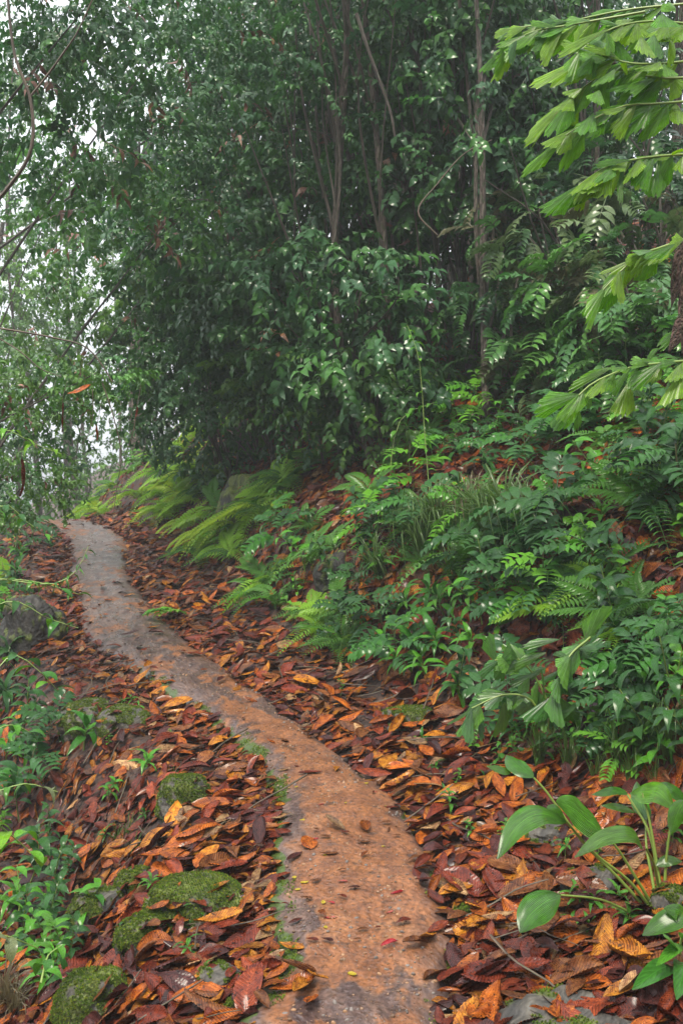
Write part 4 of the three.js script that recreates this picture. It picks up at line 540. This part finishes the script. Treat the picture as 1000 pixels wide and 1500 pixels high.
function crown(parent, origin, blobs, vi, sizeK = 1) {
  const mats = [], cols = [], dm = [], dc = [];
  for (const b of blobs) for (let i = 0; i < b.n; i++) {
    const v = V(rr(-1, 1), rr(-1, 1), rr(-1, 1)); if (v.lengthSq() > 1) { i--; continue; }
    const r = Math.pow(v.length(), 0.5); v.normalize().multiplyScalar(r);
    const p = V(b.c.x + v.x * b.r.x, b.c.y + v.y * b.r.y, b.c.z + v.z * b.r.z);
    // clumps with gaps between them
    if (n3(p, 1.15) < -0.12 + (b.gap ?? 0) && rnd() < 0.8) continue; if (p.y < ground(p.x, p.z) + 0.15) continue;
    if (p.z > -5.2 && !b.all) continue;
    const out = Math.atan2(-(v.z), v.x) + rr(-1, 1), e = new THREE.Euler(rr(-0.5, 0.5), out, rr(-1.1, 0.25), 'YZX'); tq.setFromEuler(e); const s = rr(0.75, 1.25) * sizeK;
    tm.compose(p.sub(origin), tq, V(s, s, s)); const dry = rnd() < (b.dry ?? 0.035), c = pick(TONE[dry ? 'dry' : b.tone ?? 'mid']), k = rr(0.75, 1.3);
    (dry ? dm : mats).push(tm.clone()); (dry ? dc : cols).push(lin(c[0] * k, c[1] * k, c[2] * k));
  }
  const h = vi < 3 ? Math.floor(mats.length * 0.55) : mats.length, v2 = (vi + 1 + (mats.length % 2)) % 3; inst('crown', SPRIG[vi], M.crown, mats.slice(0, h), cols.slice(0, h), parent); if (h < mats.length) inst('crown', SPRIG[v2], M.crown, mats.slice(h), cols.slice(h), parent); if (dm.length > 8) { const m = inst('dead_foliage', SPRIG[3], M.crownDry, dm, dc, parent); m.userData.label = 'withered brown leaves caught in the crown'; }
}
function tree(o) { // base, top: world points; blobs: crown volumes
  const { base, top, r0 = 0.06, blobs, mat = M.bark, sprigV = Math.floor(rnd() * 3), label, group, name = 'understorey_tree', bend = 0.15, limbs = 9, sizeK = 1 } = o;
  const g = thing(name, base, label, 'tree', group), h = top.clone().sub(base), L = h.length();
  const pts = [V(0, -0.15, 0), V(0, 0.02, 0), h.clone().multiplyScalar(0.3).add(V(rr(-bend, bend), 0, rr(-bend, bend))), h.clone().multiplyScalar(0.65).add(V(rr(-bend, bend), 0, rr(-bend, bend))), h], c = sweep(pts);
  mesh('trunk', tube(c, r0 * 1.12, r0 * 0.35, 22, r0 > 0.12 ? 14 : 7, 3.5), mat, g);
  if (blobs) {
    for (let i = 0; i < limbs; i++) { const b = blobs[i % blobs.length], tgt = b.c.clone().add(V(rr(-0.6, 0.6) * b.r.x, rr(-0.5, 0.6) * b.r.y, rr(-0.6, 0.6) * b.r.z)).sub(base), t = clamp(tgt.y / Math.max(0.5, h.y) - rr(0.1, 0.3), 0.15, 0.97), a = c.getPoint(t), m = a.clone().lerp(tgt, 0.5).add(V(rr(-0.2, 0.2), rr(0, 0.3), rr(-0.2, 0.2))); mesh('limb', tube([a, m, tgt], r0 * (0.42 - 0.2 * t) + 0.004, 0.004, 9, 5), mat, g); }
    crown(g, base, blobs, sprigV, sizeK);
  }
  return g;
}
const B = (px, py, d, rx, ry, rd, n, tone, o = {}) => ({ c: at(px, py, d), r: V(rx * d / F, ry * d / F, rd), n, tone, ...o });
const G1 = 'slim understorey trees on the bank', L1 = '';
// trunks that can be picked out in the photograph
const trunkAt = (bx, by, tx, ty, r0, o = {}) => { const b = o.d ? onGround(at(bx, by, o.d).x, -o.d) : hit(bx, by), d = -b.z; return tree({ base: b, top: at(tx, ty, d + (o.dz ?? 0)), r0, ...o }); };
trunkAt(712, 640, 690, -120, 0.042, { label: 'straight dark trunk with peeling bark standing beside its slimmer twin', blobs: [B(690, 60, 9.5, 130, 120, 0.9, 260, 'mid'), B(720, 260, 9.5, 90, 90, 0.8, 110, 'mid')], bend: 0.06 });
trunkAt(694, 560, 655, -100, 0.032, { label: 'slimmer dark trunk standing close to its thicker twin', blobs: [B(630, 90, 10, 120, 120, 0.9, 240, 'mid'), B(600, 260, 10, 90, 90, 0.7, 120, 'mid')], bend: 0.06 });
trunkAt(590, 570, 490, 120, 0.05, { label: 'leaning mossy trunk rising over the bank', blobs: [B(500, 180, 11, 150, 130, 1, 360, 'mid'), B(470, 350, 11, 120, 100, 0.8, 200, 'mid')], bend: 0.05 });
trunkAt(600, 480, 548, -400, 0.3, { d: 19, label: 'thick pale-barked forest tree looming in the mist behind the bank', mat: M.bark, blobs: [B(560, -150, 19, 300, 180, 3, 700, 'mid'), B(450, 60, 20, 200, 100, 2, 400, 'mid')], bend: 0.1, name: 'forest_tree', sizeK: 1.5 });
trunkAt(480, 560, 470, 0, 0.07, { d: 13, label: 'grey upright trunk half hidden by foliage behind the dark rock', blobs: [B(440, 120, 13, 160, 140, 1.4, 520, 'mid'), B(430, 360, 13, 130, 120, 1, 320, 'mid')], mat: M.bark });
trunkAt(605, 520, 598, -60, 0.045, { d: 11.5, label: 'thin straight pole-like trunk between the leaning trunk and the twin trunks', blobs: [B(590, 20, 11.5, 120, 120, 1, 280, 'mid')], bend: 0.05 });
trunkAt(800, 520, 810, -80, 0.06, { d: 11, label: 'dark trunk behind the fishtail palm fronds', blobs: [B(800, 100, 11, 130, 160, 1.2, 420, 'mid'), B(850, 330, 10.5, 140, 120, 1.2, 300, 'mid')] });
trunkAt(205, 760, 196, 200, 0.22, { d: 24, label: 'pale trunk standing in the mist beyond the end of the path', mat: M.bark, blobs: [B(150, 150, 24, 200, 150, 3, 420, 'mid')], name: 'forest_tree', bend: 0.1, sizeK: 1.4 });
// bank thicket: one tree per cell of the slope
for (let i = 0; i < 46; i++) {
  const px = 250 + (i % 12) * 66 + rr(-28, 28), d = 9.2 + Math.floor(i / 12) * 2.6 + rr(-0.9, 0.9), x = at(px, 600, d).x; if (uRight(x, -d) < 1.6) continue;
  const b = onGround(x, -d), h = rr(4.6, 8.5), top = b.clone().add(V(rr(-0.9, 0.4), h, rr(-0.3, 0.7))), tone = pick(['mid', 'fresh', 'dark']);
  const blobs = []; for (let k = 0; k < 4; k++) { const open = px > 450 && px < 790, t = (open ? 0.5 : 0.25) + (open ? 0.15 : 0.22) * k; blobs.push({ c: b.clone().lerp(top, t).add(V(rr(-0.7, 0.5), 0, rr(-0.4, 0.6))), r: V(rr(0.6, 1.1), rr(0.5, 0.9), rr(0.6, 1)), n: Math.round(rr(42, 70)), gap: 0.12, tone }); }
  { const lb = `${h > 6.5 ? 'tall' : 'short'} slim ${tone === 'dark' ? 'dark-leaved' : tone === 'fresh' ? 'fresh-leaved' : 'green-leaved'} tree on the bank, ${beside(b, LMB)}`; tree({ base: b, top, r0: rr(0.022, 0.05), blobs, label: lb, group: lb, limbs: 8, sizeK: rr(0.6, 1.0) }); }
}
// bare pole-like stems that show between the leaves
for (let i = 0; i < 22; i++) {
  const px = 410 + i * 19 + rr(-9, 9), d = rr(8.6, 14), x = at(px, 600, d).x; if (uRight(x, -d) < 1.7) continue;
  const b = onGround(x, -d), top = b.clone().add(V(rr(-1.1, 0.3), rr(4, 6.5), rr(-0.4, 0.4))), lb = `bare ${d > 11 ? 'thin' : 'dark'} pole-like stem rising from the bank ${beside(b, LMB)}`;
  tree({ base: b, top, r0: rr(0.014, 0.03), mat: M.bark, blobs: [{ c: top.clone(), r: V(0.7, 0.6, 0.6), n: 40, tone: 'mid' }], label: lb, group: lb, limbs: 3, name: 'pole_stem', bend: 0.18 });
}
// feather-leaved small trees that hide the upper bank
[[790, 330, 8.6, 90, 80, 90, 'pale', 'greyish feather-leaved small tree before the palm-hidden trunk'], [870, 430, 8, 90, 80, 80, 'fresh', 'fresh green feather-leaved small tree under the palm fronds'], [750, 470, 9, 80, 80, 80, 'mid', 'dark feather-leaved small tree between twin trunks and palm'], [940, 340, 7.6, 90, 80, 80, 'pale', 'pale dry-tinged feather-leaved small tree behind the palm'], [920, 500, 7.4, 80, 70, 70, 'fresh', 'low green feather-leaved small tree beside the palm trunk'], [700, 360, 9.6, 80, 90, 80, 'mid', 'feather-leaved small tree crossing the twin trunks'], [830, 200, 9.4, 110, 100, 100, 'mid', 'taller feather-leaved tree high behind the palm fronds'], [960, 200, 8.6, 110, 100, 100, 'mid', 'tall feather-leaved tree filling the gap behind the palm'], [820, 520, 8.2, 70, 40, 36, 'pale', 'brownish low feather-leaved shrub on the upper bank'], [640, 480, 9.6, 60, 60, 50, 'fresh', 'bright feather-leaved small tree next to the leaning trunk']].forEach(([px, py, d, rx, ry, n, tone, label]) => {
  const c = at(px, py, d), b = onGround(c.x + rr(-0.1, 0.3), c.z - 0.2); tree({ base: b, top: c.clone().add(V(0, ry * d / F * 0.6, 0)), r0: 0.022, blobs: [B(px, py, d, rx, ry, 0.6, n, tone, { dry: 0.015 }), B(px - 20, py + ry, d, rx * 0.7, ry * 0.6, 0.5, Math.round(n * 0.4), tone)], sprigV: pick([4, 5]), label, limbs: 7, name: 'feather_leaved_tree' });
});
const LEAN = ['slender sapling leaning farthest over the path beside the misty gap', 'slender sapling drooping low over the far ferns', 'tall slender sapling leaning out above the bright ferns', 'bushy sapling leaning out above the dark overhanging rock', 'sapling leaning between the dark rock and the leaning trunk', 'short sapling drooping onto the bright ferns', 'sapling in front of the leaning trunk'];
// saplings that lean over the path from the bank (the mass above the ferns)
for (const [px, py, d, tx, ty, n] of [[340, 640, 12.5, 270, 330, 340], [320, 660, 13.5, 290, 480, 300], [400, 600, 11.5, 330, 300, 420], [450, 620, 11, 390, 420, 380], [520, 620, 10, 460, 440, 320], [380, 620, 12.2, 300, 560, 300], [560, 640, 9.4, 530, 480, 200]]) {
  const b = onGround(at(px, py, d).x, -d), top = at(tx, ty - 60, d - 0.3); tree({ base: b, top, r0: 0.03, label: LEAN.shift(), group: 'saplings leaning over the path', blobs: [B(tx, ty, d - 0.3, 110, 110, 0.9, n, 'mid', { dry: 0.02 }), B((px + tx) / 2, (py + ty) / 2 + 20, d, 80, 90, 0.6, Math.round(n * 0.5), pick(['mid', 'light']))], limbs: 12 });
}
// trees across the path: their boughs roof the path and close the frame
const G2 = 'trees across the path from the bank', L2S = ['leafy tree across from the bank, its boughs crossing the thick liana', 'tall tree across from the bank, its boughs roofing the far path', 'tree across from the bank carrying the topmost dark boughs', 'bushy small tree bearing the hanging dead leaves', 'misty tree across from the bank behind the bare branch', 'slight tree across from the bank beside the misty gap'];
for (const [bx, d, h, bl] of [[-4.6, 10, 9, [[120, 120, 9, 180, 140, 0.8, 230, 'mid'], [280, 60, 9.5, 190, 110, 0.8, 230, 'mid'], [160, 300, 9.5, 140, 90, 0.6, 130, 'fresh']]], [-5.2, 12.5, 10, [[330, 210, 12, 180, 120, 0.8, 280, 'mid'], [200, 400, 12.5, 120, 90, 0.7, 170, 'light'], [430, 80, 12, 140, 120, 0.8, 190, 'mid']]], [-4.4, 8.5, 8, [[60, 30, 8, 130, 110, 0.7, 220, 'mid'], [200, 0, 8, 200, 70, 0.7, 220, 'mid']]], [-3.6, 7.4, 4, [[50, 555, 7, 110, 46, 0.6, 130, 'light'], [10, 690, 7, 90, 70, 0.5, 120, 'light'], [140, 545, 7, 60, 24, 0.4, 40, 'fresh']]], [-6, 15, 11, [[40, 470, 15, 110, 100, 1.2, 230, 'light'], [180, 270, 15, 180, 130, 1.4, 320, 'fresh']]], [-4.3, 11, 5, [[20, 640, 11, 80, 80, 0.8, 150, 'mid'], [70, 530, 11, 80, 40, 0.8, 70, 'light']]]]) {
  const b = onGround(bx, -d), blobs = bl.map((a) => B(...a)); const L2 = L2S.shift(); tree({ base: b, top: b.clone().add(V(rr(0.2, 0.8), h, rr(0, 0.5))), r0: h > 6 ? 0.06 : 0.03, blobs, label: L2, group: G2, limbs: 3, bend: 0.3, sizeK: d < 8 ? 0.5 : d < 9 ? 0.65 : 0.85 });
}
// the wood beyond, going off into the mist
for (let i = 0; i < 24; i++) {
  const d = rr(18, 44), px = rr(-350, 1300), x = at(px, 600, d).x, b = onGround(x, -d); if (px > 0 && px < 270) continue;
  const h = rr(7, 13), top = b.clone().add(V(rr(-1, 1), h, rr(-1, 1))), blobs = []; for (let k = 0; k < 5; k++) { const t = 0.15 + 0.2 * k; blobs.push({ c: b.clone().lerp(top, t).add(V(rr(-1.2, 1.2), 0, rr(-1, 1))), r: V(rr(1.2, 2.2), rr(1, 1.8), rr(1, 2)), n: Math.round(rr(60, 100)), tone: pick(['mid', 'mid', 'light']) }); }
  tree({ base: b, top, r0: rr(0.06, 0.16), blobs, mat: M.bark, label: 'tall tree of the misty wood beyond the path', group: 'trees of the misty wood', name: 'forest_tree', limbs: 8, sizeK: 1.6 });
}
for (let i = 0; i < 16; i++) { // the wood goes on behind the photographer and up both slopes
  const a = lerp(-0.15, Math.PI + 0.15, i / 15), R = rr(7, 11), b = onGround(Math.cos(a) * R + (Math.cos(a) > 0 ? 1 : -1), Math.sin(a) * R * 0.9 + 1.5), h = rr(7, 9.5), top = b.clone().add(V(rr(-1, 1), h, rr(-1, 1))), blobs = [];
  for (let k = 0; k < 4; k++) blobs.push({ c: b.clone().lerp(top, 0.15 + 0.22 * k), r: V(rr(1.4, 2.2), rr(1, 1.5), rr(1.4, 2.2)), n: 70, tone: 'mid', all: true });
  tree({ base: b, top, r0: rr(0.08, 0.15), blobs, label: 'leafy forest tree standing round the near end of the path', group: 'trees round the near end of the path', name: 'forest_tree', limbs: 5, sizeK: 2 });
}
for (let i = 0; i < 14; i++) { // airy trees beyond the gap letting sky through; mist paleness painted into leaves
  const px = -160 + i * 30 + rr(-20, 20), d = px > 120 ? rr(28, 40) : rr(19, 32), b = onGround(at(px, 600, d).x, -d), h = rr(7, 14), top = b.clone().add(V(rr(-1, 1), h, 0)), blobs = []; for (let k = 0; k < 5; k++) blobs.push({ c: b.clone().lerp(top, 0.12 + 0.21 * k).add(V(rr(-1.2, 1.2), 0, rr(-1, 1))), r: V(rr(1, 2), rr(0.8, 1.5), rr(1, 2)), n: Math.round(rr(50, 80)), tone: 'light' });
  tree({ base: b, top, r0: rr(0.05, 0.12), blobs, mat: M.bark, label: 'airy tree beyond the gap, mist paleness put into its leaf colour', group: 'airy trees beyond the gap', name: 'forest_tree', limbs: 5, sizeK: 1.3 });
}
// ---------------------------------------------------------------- vines, twigs and hanging dead leaves
function vine(name, pts, d, r, label, mat = M.twig, dz = 0) { const P = pts.map(([x, y], i) => at(x, y, d + dz * i / (pts.length - 1))), o = P[0].clone(), m = mesh(name, tube(P.map((p) => p.sub(o)), r, r * 0.6, 24, 6), mat); m.position.copy(o); tag(m, label, name === 'vine' ? 'vine' : 'branch'); return m; }
vine('vine', [[-20, 310], [10, 278], [45, 222], [46, 150], [22, 80], [10, -20]], 6.6, 0.014, 'thick curving liana climbing into the roof of boughs');
vine('vine', [[46, 140], [70, 110], [95, 75], [112, 50], [140, -10]], 6.7, 0.008, 'thin liana forking from the thick curving liana');
vine('vine', [[522, 20], [538, 70], [560, 130], [572, 165], [578, 200]], 8.4, 0.016, 'dark hanging vine in front of the pale trunk', M.bark);
vine('branch', [[-20, 478], [20, 484], [75, 494], [125, 508], [150, 535], [165, 560]], 6.4, 0.007, 'bare branch reaching out over the path with drooping twigs');
vine('branch', [[-10, 490], [30, 515], [60, 540], [90, 552]], 6.6, 0.005, 'second bare branch below the one reaching over the path');
vine('branch', [[150, 560], [165, 605], [178, 668], [172, 710], [167, 750]], 6.5, 0.004, 'forked dead twig hanging down into the mist');
vine('branch', [[200, 600], [196, 630], [186, 660], [178, 676]], 6.5, 0.003, 'side twig joined to the hanging forked twig');
vine('branch', [[136, 570], [136, 610], [128, 640], [120, 650]], 6.4, 0.003, 'hooked twig hanging from the bare branch');
vine('vine', [[640, 345], [612, 310], [640, 270], [680, 225], [720, 205]], 7.8, 0.008, 'pale crooked liana in front of the twin trunks');
for (const [px, py, L, yaw, roll, c, lb] of [[92, 612, 0.2, 0.2, 1.4, 0, 'big ribbed dead leaf with torn gaps hanging from a branch'], [116, 570, 0.15, 0.3, 0.3, 1, 'curled brown dead leaf lodged on the bare branch'], [142, 634, 0.11, 0, 1.5, 1, 'small brown dead leaf dangling over the path'], [32, 700, 0.26, 0.2, 1.35, 0, 'long crumpled dead leaf hanging in the thicket'], [200, 605, 0.08, 0.4, 1.2, 0, 'dark dead leaf stuck on the side twig']]) {
  const d = py > 500 && px < 300 ? 6.3 : px > 700 ? 6.5 : 8.4, g = thing('hanging_leaf', at(px, py, d), lb, 'dead leaf'), m = mesh('blade', shapes[pick([2, 3, 4])].hi, DEAD[c].m, g); m.rotation.set(0.5, yaw, roll); m.scale.setScalar(L); mesh('stalk', tube([V(0, L * 0.4, 0), V(0.01, L * 0.7, 0.01), V(0.03, L * 0.4 + 0.14, 0)], 0.002, 0.0015, 5, 4), M.twig, g);
}
{ // leafy twigs of the thicket that stand out in the near left
  const mk = (pts, d, L, n, mats, set, label, name = 'leafy_shoot') => { const P = pts.map(([x, y], i) => at(x, y, d + 0.05 * i)), base = P[0].clone(), g = thing(name, base, label, 'shoot'); leafyShoot(g, P.map((p) => p.clone().sub(base)), 0.004, set, mats, n, L, { from: 0.15, pitch: -0.25, rise: 0.2 }); };
  mk([[-20, 1000], [20, 960], [60, 985], [85, 1012]], 4.6, 0.1, 9, [M.g[1], M.bright[0], M.g[4]], leafSet.oval, 'arching shoot with oval leaves and a yellow-green tip over the hollow');
  mk([[-25, 1110], [-5, 1070], [20, 1062], [48, 1075]], 4.3, 0.085, 9, [M.g[1], M.bright[1]], leafSet.oval, 'short glossy shoot beside the lance-leaved sapling');
  mk([[-30, 1170], [0, 1158], [40, 1148], [85, 1160]], 3.8, 0.09, 7, [M.g[3], M.dull[0]], leafSet.drip, 'shoot with one pale worn leaf over the hollow');
  mk([[-30, 1200], [0, 1210], [30, 1235], [60, 1262]], 3.5, 0.1, 7, [M.bright[0], M.bright[2]], leafSet.oval, 'bright lime-green shoot drooping over the hollow');
  mk([[-30, 900], [20, 880], [70, 905], [115, 920]], 5.4, 0.1, 10, [M.g[1], M.g[0], M.bright[0]], leafSet.drip, 'long shoot reaching toward the path above the dark rock');
  mk([[-30, 850], [40, 850], [90, 862], [120, 872]], 5.8, 0.09, 9, [M.g[3], M.g[1]], leafSet.drip, 'thin leafy shoot level with the far path');
  mk([[-30, 760], [10, 740], [40, 765], [80, 790]], 6, 0.1, 12, [M.bright[1], M.g[4]], leafSet.drip, 'fresh shoot beside the far path edge');
  mk([[-30, 640], [10, 630], [50, 650], [90, 665]], 6.2, 0.1, 12, [M.bright[0], M.g[3], M.bright[2]], leafSet.drip, 'yellow-green shoot below the hanging dead leaves');
  mk([[-30, 1380], [0, 1370], [30, 1378], [62, 1392]], 3.3, 0.08, 6, [M.dull[0], M.g[2]], leafSet.oval, 'shoot with grey-green spotted leaves above the big boulder');
  mk([[60, 1440], [66, 1415], [72, 1398], [90, 1385]], 3.3, 0.075, 6, [M.bright[1], M.g[1]], leafSet.oval, 'bright round-leaved seedling beside the big mossy boulder');
  mk([[-30, 842], [30, 852], [80, 855], [112, 836], [130, 800]], 5.6, 0.06, 26, [M.g[3], M.g[1]], leafSet.lance, 'mossy twig set with narrow leaves pointing along the path', 'bristly_twig');
  mk([[630, 740], [622, 640], [612, 520], [596, 476]], -hit(630, 740).z, 0.085, 18, [M.bright[0], M.bright[1]], leafSet.drip, 'bright green sapling top standing out before the trunks', 'leafy_shoot');
  mk([[575, 760], [572, 680], [590, 610], [635, 590]], -hit(575, 760).z, 0.1, 16, [M.bright[1], M.g[3]], leafSet.drip, 'spray of fresh leaves below the bright sapling top', 'leafy_shoot');
}
{ // green leafy twig dropped beside the far path, and odds and ends
  const p = pathHit(265, 908), g = thing('fallen_twig', onGround(p.x + 0.05, p.z), 'freshly fallen twig of pale green leaves lying by the path edge', 'twig'); g.position.y += 0.05;
  for (let i = 0; i < 3; i++) putLeaf(g, 'leaf', compG[i], M.bright[i], V(0, 0.01 * i, 0), 2.6 + 0.6 * i, 0.1, 1.0, 0.2);
  const f = at(430, 532, 9.3), m = mesh('dried_fruit', (() => { const s = new THREE.SphereGeometry(0.034, 20, 14), a = s.attributes.position; for (let i = 0; i < a.count; i++) { const q = V().fromBufferAttribute(a, i), k = 1 + 0.1 * n3(q, 40) + (q.y > 0.02 ? 0.15 : 0); a.setXYZ(i, q.x * k, q.y * k, q.z * k); } s.computeVertexNormals(); return s; })(), new THREE.MeshStandardMaterial({ color: lin(0.42, 0.25, 0.09), roughness: 0.6 })); m.position.copy(f); tag(m, 'round tan fruit hanging among leaves above the dark rock', 'fruit');
}
renderer.render(scene, camera);
